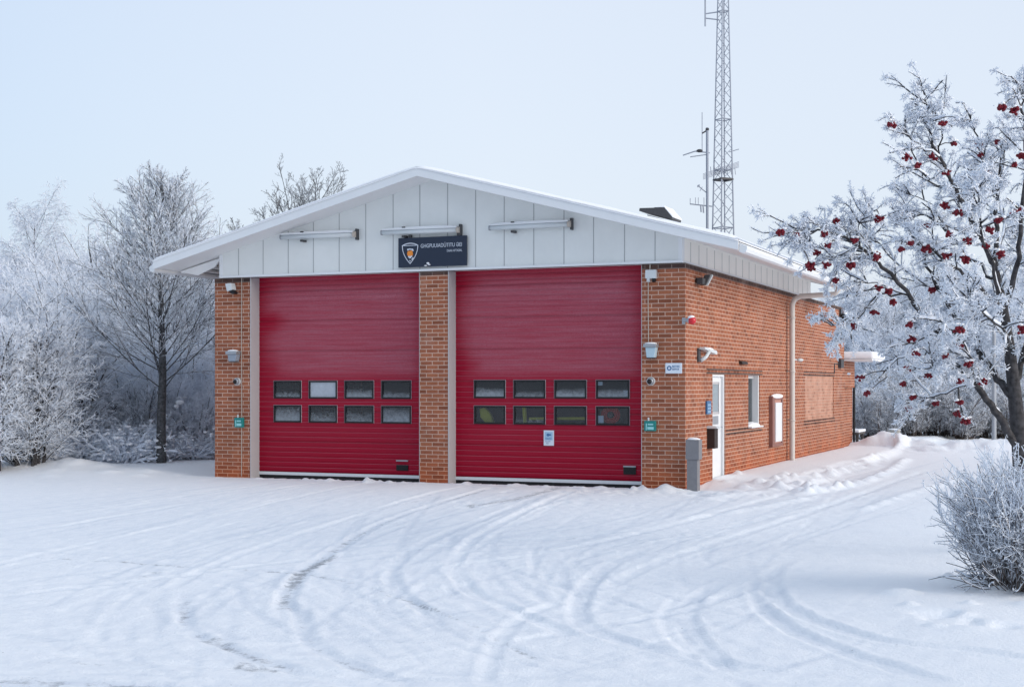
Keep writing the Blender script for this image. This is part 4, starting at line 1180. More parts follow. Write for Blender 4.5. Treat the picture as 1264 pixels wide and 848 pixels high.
for (a, c, d, e), nm in (((-1.50, -1.40, 1.03, 1.15), 'first'), ((-1.50, -1.42, 1.64, 1.72), 'second'), ((-1.06, -.99, 1.46, 1.56), 'third')):
    o = MB().box(a - .05, c - .05, DY + .012, DY + .016, d, e).build('paper_note', M['notice_white'])
    tag(o, {'first': 'white paper note in the lower corner of the last lower pane', 'second': 'small white note in the top left corner of the last upper pane', 'third': 'small white note in the lower right corner of the last upper pane'}[nm], 'note')

# ------------------------------------------------------------------ radio mast and aerials
mx0 = P(892.6, 475, 40.0)[:2]
t = thing('radio_mast', (mx0[0], mx0[1], 0), 'tall grey lattice radio mast behind the station', 'mast')
WB, HT = .86 / 2 ** .5 * .98, 15.6
yaw = YAW + math.radians(28)
def mast_pt(k, z):
    w = WB * (1 - z / 18.8) * .72
    a = yaw + math.pi / 4 + k * math.pi / 2
    return np.array([mx0[0] + w * math.cos(a), mx0[1] + w * math.sin(a), z])
for k in range(4):
    MB().tube([mast_pt(k, -.1), mast_pt(k, HT)], [.026, .016], 6).build('leg', M['mast_steel'], t)
for k in range(4):
    b = MB(); z = 0.1; s_ = 0
    while z < HT - .3:
        h = .42 * (1 - z / 26)
        k2 = (k + 1) % 4
        p, q_ = (mast_pt(k, z), mast_pt(k2, z + h)) if s_ % 2 == 0 else (mast_pt(k2, z), mast_pt(k, z + h))
        b.tube([p, q_], .0095, 4, False)
        z += h; s_ += 1
    for z in (3.0, 6.0, 7.6, 9.0, 12.0, 15.0): b.tube([mast_pt(k, z), mast_pt((k + 1) % 4, z)], .016, 4, False)
    b.build('bracing', M['mast_steel'], t)
b = MB()
zp = P(0, 222, 40)[2]
b.tube([mast_pt(0, zp), mast_pt(1, zp), mast_pt(2, zp), mast_pt(3, zp), mast_pt(0, zp)], .035, 6)
b.build('collar', M['dark_grey'], t)
b = MB()
zp = P(0, 207, 40)[2]
for k in range(5): b.tube([P(868, 215 + k * 1.6, 39.5), P(912, 200 + k * 1.6, 40.5)], .010, 4)
for k in range(8): b.tube([P(872 + k * 5, 206, 40), P(872 + k * 5 + 1, 216, 40)], .010, 4)
b.build('ice_bracket', M['mast_steel'], t)
b = MB()
zq = [P(870.5, 0, 40)[2], P(870.5, 32, 40)[2]]
b.tube([P(870.5, -60, 40), P(870.5, 33, 40)], .022, 6).tube([P(871, 17.5, 40), P(888, 15, 40)], .018, 6).tube([P(871, 23, 40), P(888, 25, 40)], .018, 6)
b.build('whip_antenna', M['mast_steel'], t)
t2 = thing('antenna_pole', P(874, 475, 37.5) * [1, 1, 0], 'slim steel pole with several aerials close beside the lattice mast', 'antenna pole')
Zp = 37.5
MB().tube([P(873.5, 560, Zp), P(873.0, 158, Zp)], .036, 8).build('pole', M['mast_steel'], t2)
b = MB().ball(P(873, 160, Zp), .05, 8, 6).tube([P(866.5, 165, Zp), P(875, 160, Zp)], .02, 6)
b.build('pole_cap', M['dark_grey'], t2)
MB().tube([P(866.7, 139, Zp), P(866.7, 187, Zp)], .011, 6).build('whip', M['mast_steel'], t2)
b = MB().tube([P(843, 192, Zp), P(858, 187, Zp), P(876, 189, Zp)], .016, 6).tube([P(852, 194, Zp), P(873, 191, Zp)], .013, 6).tube([P(857, 187, Zp - .6), P(857, 187, Zp + .6)], .010, 5).tube([P(852, 189, Zp - .5), P(852, 189, Zp + .5)], .010, 5)
b.build('crossed_aerial', M['mast_steel'], t2)
MB().ball(P(863.5, 186.5, Zp), .055, 10, 6, (1.6, 1.6, .8)).build('aerial_hub', M['dark_grey'], t2)
b = MB().tube([P(852, 252, Zp), P(870, 254, Zp), P(879, 255, Zp)], .016, 6)
for k, x in enumerate((852, 858.5, 862, 869)): b.tube([P(x, 244 if k else 245, Zp), P(x, 253, Zp)], .009, 5)
b.tube([P(865, 254, Zp), P(865.5, 262, Zp)], .02, 6).tube([P(868, 254, Zp), P(868.5, 263, Zp)], .02, 6)
b.build('array_aerial', M['mast_steel'], t2)
b = MB().tube([P(861, 229, Zp), P(872, 238, Zp)], .014, 6).tube([P(864, 236, Zp), P(867, 231, Zp)], .010, 5).tube([P(861, 231, Zp), P(863.5, 228.5, Zp)], .02, 5)
b.build('yagi_aerial', M['mast_steel'], t2)
MB().tube([P(900, 188, Zp + 2.5), P(912, 184.5, Zp + 2.5)], .012, 5).build('stub_aerial', M['mast_steel'], t)

# ------------------------------------------------------------------ yard furniture at the far right
p0 = P(1053, 548, 38.5); gz = GZ(p0[0], p0[1])
t = thing('bench', (p0[0], p0[1], gz), 'dark bench with snow on its seat beyond the far corner of the station', 'bench')
zt = P(0, 533, 38.5)[2]
MB().box(p0[0] - .24, p0[0] + .24, p0[1] - .55, p0[1] + .55, zt - .05, zt).build('seat', M['wood'], t, bevel=.01)
for sx in (-1, 1):
    for sy in (-1, 1): MB().box(p0[0] + sx * .17 - .035, p0[0] + sx * .17 + .035, p0[1] + sy * .40 - .035, p0[1] + sy * .40 + .035, gz - .05, zt - .051).build('leg', M['wood'], t)
MB().box(p0[0] - .25, p0[0] + .25, p0[1] - .56, p0[1] + .56, zt + .001, zt + .07).build('snow_cap', M['snow'], t, bevel=.03, smooth=True)
p0 = P(1103.5, 545, 41.0); gz = GZ(p0[0], p0[1]); zt = P(0, 530.5, 41)[2]
t = thing('concrete_planter', (p0[0], p0[1], gz), 'round grey concrete planter behind the snow bank', 'planter')
MB().tube([(p0[0], p0[1], gz - .1), (p0[0], p0[1], zt - .04), (p0[0], p0[1], zt)], [.165, .18, .19], 20).build('bowl', M['concrete'], t)
MB().ball((p0[0], p0[1], zt), .17, 14, 6, (1, 1, .25), 0).build('snow_cap', M['snow'], t, smooth=True)
p0 = P(1227, 550, 42.0)
t = thing('steel_pole', (p0[0], p0[1], 0), 'plain grey steel pole rising from the snow bank left of the rowan trunk', 'pole')
MB().tube([(p0[0], p0[1], -.1), (p0[0], p0[1], 3.4)], [.07, .055], 10).build('shaft', M['zinc'], t)
MB().tube([(p0[0], p0[1], 3.4), (p0[0], p0[1], 3.46)], .06, 10).build('cap', M['snow'], t)

# ------------------------------------------------------------------ trees and shrubs
class Wood:
    """branch axes collected as polylines, turned into one tube mesh per part"""
    def __init__(self): self.b = []
    def add(self, pts, r0, r1, frost): self.b.append((np.asarray(pts, float), r0, r1, frost))

def tubes(branches, base):
    groups = {}
    for pts, r0, r1, fr in branches:
        n = 9 if r0 > .06 else (5 if r0 > .018 else 3)
        groups.setdefault((len(pts), n), []).append((pts, r0, r1, fr))
    Vs, Qs, Fs, off = [], [], [], 0
    for (m, n), lst in groups.items():
        Pn = np.array([q[0] for q in lst])                       # B,m,3
        B = len(lst)
        T = np.empty_like(Pn)
        T[:, 1:-1] = Pn[:, 2:] - Pn[:, :-2]; T[:, 0] = Pn[:, 1] - Pn[:, 0]; T[:, -1] = Pn[:, -1] - Pn[:, -2]
        T /= np.linalg.norm(T, axis=-1, keepdims=True) + 1e-9
        T0 = Pn[:, -1] - Pn[:, 0]; T0 /= np.linalg.norm(T0, axis=-1, keepdims=True) + 1e-9
        ref = np.where(np.abs(T0[:, 2:3]) > .8, np.array([[1.0, 0.13, 0]]), np.array([[0.1, 0.05, 1.0]]))
        A = np.cross(T, ref[:, None, :]); A /= np.linalg.norm(A, axis=-1, keepdims=True) + 1e-9
        Bn = np.cross(T, A)
        u = np.linspace(0, 1, m)[None, :]
        r0 = np.array([q[1] for q in lst])[:, None]; r1 = np.array([q[2] for q in lst])[:, None]
        R = r0 + (r1 - r0) * u
        ang = np.arange(n) * 2 * math.pi / n + math.pi / 2
        V = Pn[:, :, None, :] + R[:, :, None, None] * (np.cos(ang)[None, None, :, None] * A[:, :, None, :] + np.sin(ang)[None, None, :, None] * Bn[:, :, None, :])
        idx = (np.arange(B * m * n).reshape(B, m, n)) + off
        nxt = np.roll(idx, -1, axis=2)
        q = np.stack([idx[:, :-1], nxt[:, :-1], nxt[:, 1:], idx[:, 1:]], -1).reshape(-1, 4)
        fr = np.array([q_[3] for q_ in lst])[:, None, None] * np.ones((1, m, n))
        Vs.append(V.reshape(-1, 3)); Qs.append(q); Fs.append(fr.ravel())
        off += B * m * n
    return np.vstack(Vs) - base, np.vstack(Qs), np.concatenate(Fs)

def needles(centres, n_each, ln, rad, rng, base, down=0.0, up=0.2):
    """rime needles / little frozen leaves: thin flattened spindles around points"""
    c = np.repeat(centres, n_each, 0)
    N = len(c)
    d = rng.normal(0, 1, (N, 3)); d[:, 2] = d[:, 2] * .8 + up - down
    d /= np.linalg.norm(d, axis=1, keepdims=True)
    L = ln * rng.uniform(.5, 1.4, (N, 1))
    a = np.cross(d, rng.normal(0, 1, (N, 3))); a /= np.linalg.norm(a, axis=1, keepdims=True) + 1e-9
    b = np.cross(d, a)
    r = rad * rng.uniform(.6, 1.4, (N, 1))
    p = c + rng.normal(0, ln * .25, (N, 3))
    m = p + d * L * .5
    V = np.stack([p, m + a * r, m - a * r * .5 + b * r * .87, m - a * r * .5 - b * r * .87, p + d * L], 1)
    i = (np.arange(N) * 5)[:, None]
    tri = np.concatenate([i + np.array([[0, 2, 1]]), i + np.array([[0, 3, 2]]), i + np.array([[0, 1, 3]]), i + np.array([[4, 1, 2]]), i + np.array([[4, 2, 3]]), i + np.array([[4, 3, 1]])], 0)
    return V.reshape(-1, 3) - base, tri

def snowload(branches, rng, rmin, rad, prob=.8, sag=.6):
    out = []
    for pts, r0, r1, fr in branches:
        if r0 < rmin or rng.rand() > prob: continue
        d = pts[-1] - pts[0]
        if abs(d[2]) > .82 * np.linalg.norm(d): continue
        a = rng.randint(0, max(1, len(pts) - 3)); b = rng.randint(min(a + 2, len(pts) - 1), len(pts)) + 1
        q = pts[a:b]
        if len(q) < 3: continue
        rr = rad * rng.uniform(.6, 1.4)
        out.append((q + np.array([0, 0, r0 * .6 + rr * .55]) + rng.normal(0, rr * .15, q.shape), rr, rr * sag, 2.0))
    return out

def unit(v): return v / (np.linalg.norm(v) + 1e-9)

def turn(d, ang, rng, az=None):
    a = unit(np.cross(d, [0.31, 0.17, 0.93]) if abs(d[2]) < .95 else np.cross(d, [1, 0, 0.1]))
    b = np.cross(d, a)
    az = rng.uniform(0, 2 * math.pi) if az is None else az
    return unit(d * math.cos(ang) + math.sin(ang) * (math.cos(az) * a + math.sin(az) * b))

def axis_line(p, d, L, n, rng, wig, trop):
    pts = [p]; d = unit(d)
    for k in range(n - 1):
        d = unit(d + rng.normal(0, wig, 3) + np.array([0, 0, trop]))
        pts.append(pts[-1] + d * L / (n - 1))
    return np.array(pts)

def ramify(w, pts, L, r, lvl, spec, rng, taper=False):
    """spec[lvl] = (count, t0, t1, angle, length ratio, radius ratio, wiggle, tropism, npts, frost)"""
    if lvl >= len(spec): return
    cnt, t0, t1, ang, lr, rr, wig, trop, npt, fr = spec[lvl]
    n = max(1, int(round(cnt * rng.uniform(.75, 1.25))))
    az0 = rng.uniform(0, 6.28)
    for k in range(n):
        t = t0 + (t1 - t0) * (k + rng.uniform(0, 1)) / n
        u = t * (len(pts) - 1); i = min(int(u), len(pts) - 2); f = u - i
        p = pts[i] * (1 - f) + pts[i + 1] * f
        d = unit(pts[i + 1] - pts[i])
        dd = turn(d, ang * rng.uniform(.75, 1.25) * ((1.14 - .46 * t) if taper and lvl == 0 else 1), rng, az0 + k * 2.4)
        Lc = L * lr * rng.uniform(.7, 1.2) * ((1.15 - .55 * t) if lvl or not taper else (1.46 - 1.20 * t))
        rc = max(r * rr * (1.1 - .5 * t), .0055)
        ch = axis_line(p, dd, Lc, npt, rng, wig, trop)
        w.add(ch, rc, max(rc * .45, .0045), fr)
        ramify(w, ch, Lc, rc, lvl + 1, spec, rng, taper)

def make_tree(name, base, trunk_pts, r0, r1, spec, seed, label, cat, group, bark, trunk_frost=-.25, fuzz=0, fuzz_len=.05, lvlL=None, taper=False):
    rng = np.random.RandomState(seed)
    base = np.array(base, float)
    t = thing(name, base, label, cat, group)
    tw, cr = Wood(), Wood()
    lines = trunk_pts if isinstance(trunk_pts[0], list) else [trunk_pts]
    for ln_ in lines:
        q = smooth_line(ln_, max(8, 3 * len(ln_)))
        tw.add(q, r0, r1, trunk_frost)
        L = np.linalg.norm(q[-1] - q[0])
        ramify(cr, q, L if lvlL is None else lvlL, r0, 0, spec, rng, taper)
    V, Q, F = tubes(tw.b, base)
    link('trunk', fast_mesh('trunk', V, [Q], True, {'frost': F}), bark, t)
    V, Q, F = tubes(cr.b, base)
    faces = [Q]
    if fuzz:
        fine = [b_ for b_ in cr.b if b_[1] < .016]
        cen = np.array([b_[0][rng.randint(1, len(b_[0]))] for b_ in fine])
        Vn, Tn = needles(cen, fuzz, fuzz_len, fuzz_len * .20, rng, base)
        faces.append(Tn + len(V)); V = np.vstack([V, Vn]); F = np.concatenate([F, np.full(len(Vn), 1.4)])
    link('crown', fast_mesh('crown', V, faces, False, {'frost': F}), bark, t)
    return t

def copy_thing(src, loc, rz=0.0, sc=1.0, label=None, group=None):
    r = src.copy(); C.objects.link(r)
    r.location = np.array(loc, float) * S
    r.rotation_euler = (0, 0, rz); r.scale = (sc, sc, sc * 1.0)
    if label: r['label'] = label
    if group: r['group'] = group
    for ch in list(src.children):
        c = ch.copy(); C.objects.link(c); c.parent = r
    return r

def up_line(b, h, lean=(0, 0), n=5, j=.05, seed=0):
    rng = np.random.RandomState(seed + 900)
    return [np.array(b) + np.array([lean[0] * k / n, lean[1] * k / n, h * k / n]) + (rng.normal(0, j, 3) * [1, 1, 0] if 0 < k else 0) for k in range(n + 1)]

# young linden left of the station
g = gd(199, 577); gz = GZ(g[0], g[1]); b0 = np.array([g[0], g[1], gz - .1])
SP_LINDEN = [(74, .27, .99, .95, .40, .15, .035, .055, 8, .0), (11, .12, 1.0, .55, .44, .5, .05, .035, 5, .30), (6, .15, 1.0, .55, .50, .6, .07, .03, 4, .62), (3, .15, 1.0, .6, .5, .7, .1, .02, 3, .80)]
make_tree('linden_tree', b0, up_line(b0, 5.55, (-.05, .1), 6, .02, 1), .105, .018, SP_LINDEN, 11, 'rimed young tree with one bare dark trunk standing left of the station', 'tree', None, M['bark_grey'], -.3, taper=True)

# weeping birch far left
bB = P(40, 475, 44) * [1, 1, 0]
SP_BIRCH = [(34, .35, 1.0, .70, .30, .16, .06, .05, 6, .40), (11, .2, 1.0, .6, .45, .4, .07, -.04, 6, .70), (9, .1, 1.0, .7, .75, .5, .06, -.26, 6, .85), (3, .1, 1, .5, .5, .7, .08, -.25, 4, .9)]
make_tree('birch_tree', bB, up_line(bB, 6.5, (.1, 0), 6, .05, 2), .12, .02, SP_BIRCH, 21, 'tall weeping birch white with rime rising above the thicket at the far left', 'tree', None, M['bark_grey'], .0)

# trees behind the roof
SP_ASH = [(22, .4, 1.0, .65, .30, .26, .06, .05, 6, .1), (8, .2, 1, .6, .42, .5, .08, .06, 5, .25), (6, .2, 1, .6, .45, .6, .1, .06, 4, .35), (3, .3, 1, .6, .5, .7, .1, .05, 3, .45)]
for px, top, Z, seed, lab in [(352, 208, 46, 31, 'bare rimed tree peeping over the left roof slope, lower left of the two'), (386, 203, 47, 32, 'bare rimed tree peeping over the left roof slope, nearer the ridge'), (300, 265, 44, 33, 'low rimed treetop just above the left eave')]:
    bb = P(px, 475, Z) * [1, 1, 0]
    h = P(0, top, Z)[2]
    make_tree('ash_tree', bb, up_line(bb, h * .85, (.1, 0), 6, .06, seed), .10, .02, SP_ASH, seed, lab, 'tree', 'trees behind the station roof', M['bark_grey'], -.1)

# multi-stem rimed thicket trees: built once per kind, then copied
def multistem(name, base, h, n, spread, seed, label, cat, group, bark, spec, r=.05, fuzz=0):
    rng = np.random.RandomState(seed)
    lines = []
    for k in range(n):
        a = rng.uniform(0, 6.28); s = spread * math.sqrt(rng.uniform(.05, 1)); hh = h * rng.uniform(.65, 1.0) * (1 - .25 * s / spread)
        b_ = np.array(base) + np.array([math.cos(a), math.sin(a), 0]) * .34 * rng.uniform(.3, 1)
        e = np.array(base) + np.array([math.cos(a) * s, math.sin(a) * s, hh])
        m1 = b_ * .7 + e * .3 + np.array([0, 0, .10 * hh]); m2 = b_ * .35 + e * .65 + np.array([0, 0, .08 * hh])
        lines.append([b_, m1 + rng.normal(0, .05, 3), m2 + rng.normal(0, .06, 3), e])
    return make_tree(name, base, lines, r, r * .3, spec, seed, label, cat, group, bark, -.12, fuzz, .06)
SP_THICK = [(20, .03, 1.0, .75, .34, .36, .07, .03, 5, .38), (8, .1, 1, .7, .45, .5, .09, .0, 5, .85), (6, .1, 1, .7, .5, .65, .1, -.02, 4, 1.0)]
SP_THICK2 = [(20, .03, 1.0, .8, .36, .36, .08, .0, 5, .75), (8, .1, 1, .75, .45, .5, .09, -.05, 5, 1.1), (6, .1, 1, .7, .5, .65, .1, -.06, 4, 1.25)]
g = gd(35, 583)
A1 = multistem('rimed_thicket_tree', (g[0], g[1], 0), 4.1, 17, 1.3, 41, 'rimed many-stemmed tree with dark stems at the near left edge', 'tree', 'rimed thicket left of the station', M['bark'], SP_THICK, .036)
g2 = P(150, 475, 33.5)
A2 = multistem('rimed_thicket_tree', (g2[0], g2[1], 0), 3.6, 13, 1.3, 42, 'rimed many-stemmed tree in the thicket behind the young tree', 'tree', 'rimed thicket left of the station', M['rime_thicket'], SP_THICK2, .035)
def thick(src, px, Z, rz, sc, label):
    q = P(px, 475, Z)
    copy_thing(src, (q[0], q[1], GZ(q[0], q[1]) - .03), rz, sc, label, 'rimed thicket left of the station')
LT = 'rimed many-stemmed tree in the thicket behind the young tree'
thick(A1, -22, 26.5, 2.1, .95, 'rimed many-stemmed tree with dark stems at the near left edge')
thick(A1, 84, 29.5, 4.0, .88, 'rimed many-stemmed tree with dark stems at the near left edge')
for i, (px, Z, sc) in enumerate([(60, 35, 1.3), (-10, 38, 1.5), (110, 37, 1.35), (195, 37, 1.3), (245, 35, 1.2), (285, 39, 1.4), (225, 42, 1.65), (20, 43, 1.7), (75, 47, 1.9), (135, 44, 1.7), (175, 48, 1.9), (270, 47, 1.7), (320, 45, 1.5), (-60, 33, 1.3), (-90, 40, 1.6), (95, 33, 1.1), (-45, 47, 1.9), (165, 39, 1.4), (235, 38, 1.3), (130, 35.5, 1.1), (140, 30.6, .6), (175, 30.2, .55), (206, 30.8, .6), (240, 30.4, .5), (115, 30, .5), (120, 32, .85), (160, 31.5, .8), (185, 33, .9), (215, 32.5, .85), (250, 32, .8), (145, 36, 1.0), (100, 31, .7), (230, 31, .65), (262, 36, 1.1), (40, 51, 2.0), (110, 53, 2.0), (215, 53, 2.0), (265, 42, 1.5), (155, 42, 1.6)]):
    thick(A2 if i % 3 else A1, px, Z, i * 1.7, sc, LT)

# low undergrowth weighed down by snow
def low_bush(base, seed, label, cat, group, bark, h=.75, n=46, spread=.75, snow=200):
    rng = np.random.RandomState(seed)
    base = np.array(base, float)
    t = thing('snowy_bush', base, label, cat, group)
    w = Wood()
    for k in range(n):
        a = rng.uniform(0, 6.28); s = rng.uniform(.2, 1) * spread
        d = unit(np.array([math.cos(a) * s, math.sin(a) * s, h * rng.uniform(.7, 1.3)]))
        L = h * rng.uniform(.7, 1.35)
        ln_ = axis_line(base + np.array([math.cos(a), math.sin(a), 0]) * .2 * rng.uniform(0, 1), d, L, 7, rng, .10, -.09)
        w.add(ln_, .012, .006, .55)
        ramify(w, ln_, L, .012, 0, [(8, .25, 1, .7, .36, .7, .1, -.05, 4, .8), (4, .2, 1, .7, .5, .8, .1, -.05, 3, .95)], rng)
    w.b += snowload(w.b, rng, .0075, .036, 1.0) + snowload(w.b, rng, .0060, .022, .8)
    V, Q, F = tubes(w.b, base)
    tw_o = link('twigs', fast_mesh('twigs', V, [Q], False, {'frost': F}), bark, t)
    b = MB()
    tips = [q[0][-1] for q in w.b]
    for k in range(snow):
        c = tips[rng.randint(len(tips))]
        if c[2] - base[2] < .12: continue
        rr = rng.uniform(.014, .042) * (1.3 if c[2] - base[2] > .5 * h else 1)
        b.ball(c + [0, 0, .01], rr, 6, 4, (rng.uniform(.8, 1.8), rng.uniform(.8, 1.8), rng.uniform(.5, .8)))
    merge(tw_o, b.build('snow_pads', M['snow'], t, smooth=True))
    return t
g = gd(140, 578)
U1 = low_bush((g[0], g[1] + .4, 0), 51, 'low bush bowed under snow at the foot of the thicket', 'bush', 'snow-laden undergrowth', M['rime_thicket'])
for i, (px, Z, sc) in enumerate([(100, 29, .9), (165, 29.5, 1.1), (60, 28.5, .8), (185, 31, 1.25), (225, 31.5, 1.3), (252, 32.5, 1.35), (130, 32, 1.35), (95, 31, 1.1), (280, 33, 1.3), (210, 30, .8), (240, 30, .75), (150, 34, 1.6), (200, 34.5, 1.6), (15, 29, 1.0), (265, 30.5, .7), (175, 33, 1.5), (235, 35, 1.7), (115, 30, 1.2), (145, 31, 1.3), (200, 32.5, 1.3), (75, 32, 1.4), (40, 31, 1.4), (128, 30.4, 1.3), (158, 31.5, 1.7), (188, 32.5, 1.8), (218, 31.6, 1.6), (246, 31.4, 1.6), (262, 32.8, 1.8), (105, 30.2, 1.2), (228, 33.5, 2.0), (170, 34.5, 2.1)]):
    q = P(px, 475, Z)
    copy_thing(U1, (q[0], q[1], GZ(q[0], q[1]) - .03), i * 2.3, sc, 'low bush bowed under snow at the foot of the thicket', 'snow-laden undergrowth')

# right background: rimed shrubs beyond the bank and trees behind them
SP_SHRUB = [(14, .04, 1.0, .6, .34, .5, .07, .03, 5, .46), (8, .15, 1, .6, .45, .6, .09, .02, 4, .70), (5, .1, 1, .6, .5, .7, .1, .0, 3, .85)]
q = P(1075, 475, 46)
B1 = multistem('rimed_shrub', (q[0], q[1], 0), 1.9, 22, 1.15, 61, 'brownish rimed shrub beyond the snow bank on the right', 'shrub', 'rimed shrubs beyond the snow bank', M['bark_brown'], SP_SHRUB, .022)
for i, (px, Z, sc) in enumerate([(1065, 44, .9), (1090, 43.5, .8), (1128, 44, .9), (1158, 44.5, 1.0), (1190, 44, .9), (1220, 45, 1.0), (1250, 44.5, 1.0), (1300, 45, 1.0), (1110, 45, .85), (1140, 46, 1.0), (1175, 46, .95), (1205, 47, 1.0), (1235, 46, .9), (1265, 47, 1.05), (1050, 50, 1.1), (1095, 51, 1.3), (1130, 52, 1.3), (1165, 51, 1.25), (1200, 52, 1.3), (1250, 52, 1.3), (1290, 49, 1.1), (1320, 50, 1.2)]):
    w_ = P(px, 475, Z)
    copy_thing(B1, (w_[0], w_[1], GZ(w_[0], w_[1]) - .03), i * 1.9, sc, 'brownish rimed shrub beyond the snow bank on the right', 'rimed shrubs beyond the snow bank')
for i, (px, Z, sc) in enumerate([(1070, 60, 1.75), (1110, 57, 1.45), (1150, 62, 1.9), (1195, 58, 1.6), (1240, 60, 1.8), (1285, 58, 1.8), (1090, 66, 1.9), (1130, 68, 2.0), (1175, 67, 2.0), (1220, 66, 2.0), (1330, 60, 1.9), (1040, 64, 1.7), (1270, 68, 2.1)]):
    w_ = P(px, 475, Z)
    copy_thing(A2 if i % 2 else A1, (w_[0], w_[1], GZ(w_[0], w_[1]) - .03), i * 2.7 + 1, sc, 'tall rimed tree standing behind the shrubs on the far right', 'rimed trees on the far right')

# near right: vase-shaped rimed bush
def near_bush():
    rng = np.random.RandomState(71)
    c = gd(1272, 731, .03); gz_ = GZ(c[0], c[1]) - .03
    base = np.array([c[0], c[1], gz_])
    t = thing('rimed_bush', base, 'rimed bare bush of many upright stems in the snow at the near right edge', 'bush')
    w = Wood()
    for k in range(290):
        a = rng.uniform(0, 6.28); s = math.sqrt(rng.uniform(0, 1))
        b_ = base + np.array([math.cos(a) * .36 * s, math.sin(a) * .36 * s, 0])
        d = unit(np.array([math.cos(a) * s * .40, math.sin(a) * s * .40, 1.0]) + rng.normal(0, .13, 3))
        L = rng.uniform(.45, 1.02) * (1.08 - .28 * s)
        ln_ = axis_line(b_, d, L, 9, rng, .055, .012)
        w.add(ln_, rng.uniform(.0045, .0085), .0036, .58)
        for t_ in range(rng.randint(8, 14)):
            u = rng.uniform(.25, .97) * 8; i = int(u); p = ln_[i] + (ln_[min(i + 1, 8)] - ln_[i]) * (u - i)
            dd = turn(unit(ln_[min(i + 1, 8)] - ln_[max(i - 1, 0)]), rng.uniform(.3, .9), rng)
            tw_ = axis_line(p, dd, rng.uniform(.10, .34), 5, rng, .10, .03)
            w.add(tw_, .0050, .0036, .78)
            for t2_ in range(rng.randint(1, 4)):
                i2 = rng.randint(1, 5)
                w.add(axis_line(tw_[i2], turn(unit(tw_[i2] - tw_[i2 - 1]), rng.uniform(.4, .9), rng), rng.uniform(.04, .14), 3, rng, .1, .02), .0045, .0034, .9)
    for k in range(60):                                         # low broken and trailing stems round the foot
        a = rng.uniform(0, 6.28)
        b_ = base + np.array([math.cos(a), math.sin(a), 0]) * rng.uniform(.15, .42)
        d = unit(np.array([math.cos(a), math.sin(a), rng.uniform(.25, 1.1)]) + rng.normal(0, .35, 3) * [1, 1, .4])
        ln_ = axis_line(b_, d, rng.uniform(.18, .60), 6, rng, .16, -.05)
        w.add(ln_, .0065, .004, .55)
        w.add(axis_line(ln_[3], turn(d, .7, rng), rng.uniform(.08, .2), 4, rng, .15, -.02), .005, .0038, .75)
    w.b += snowload(w.b, rng, .0058, .010, .5)
    V, Q, F = tubes(w.b, base)
    cen = np.concatenate([q_[0][1:] for q_ in w.b if q_[1] < .0058])
    Vn, Tn = needles(cen[rng.rand(len(cen)) < .8], 2, .020, .0042, rng, base)
    link('stems', fast_mesh('stems', np.vstack([V, Vn]), [Q, Tn + len(V)], False, {'frost': np.concatenate([F, np.full(len(Vn), 1.3)])}), M['bark_brown'], t)
near_bush()

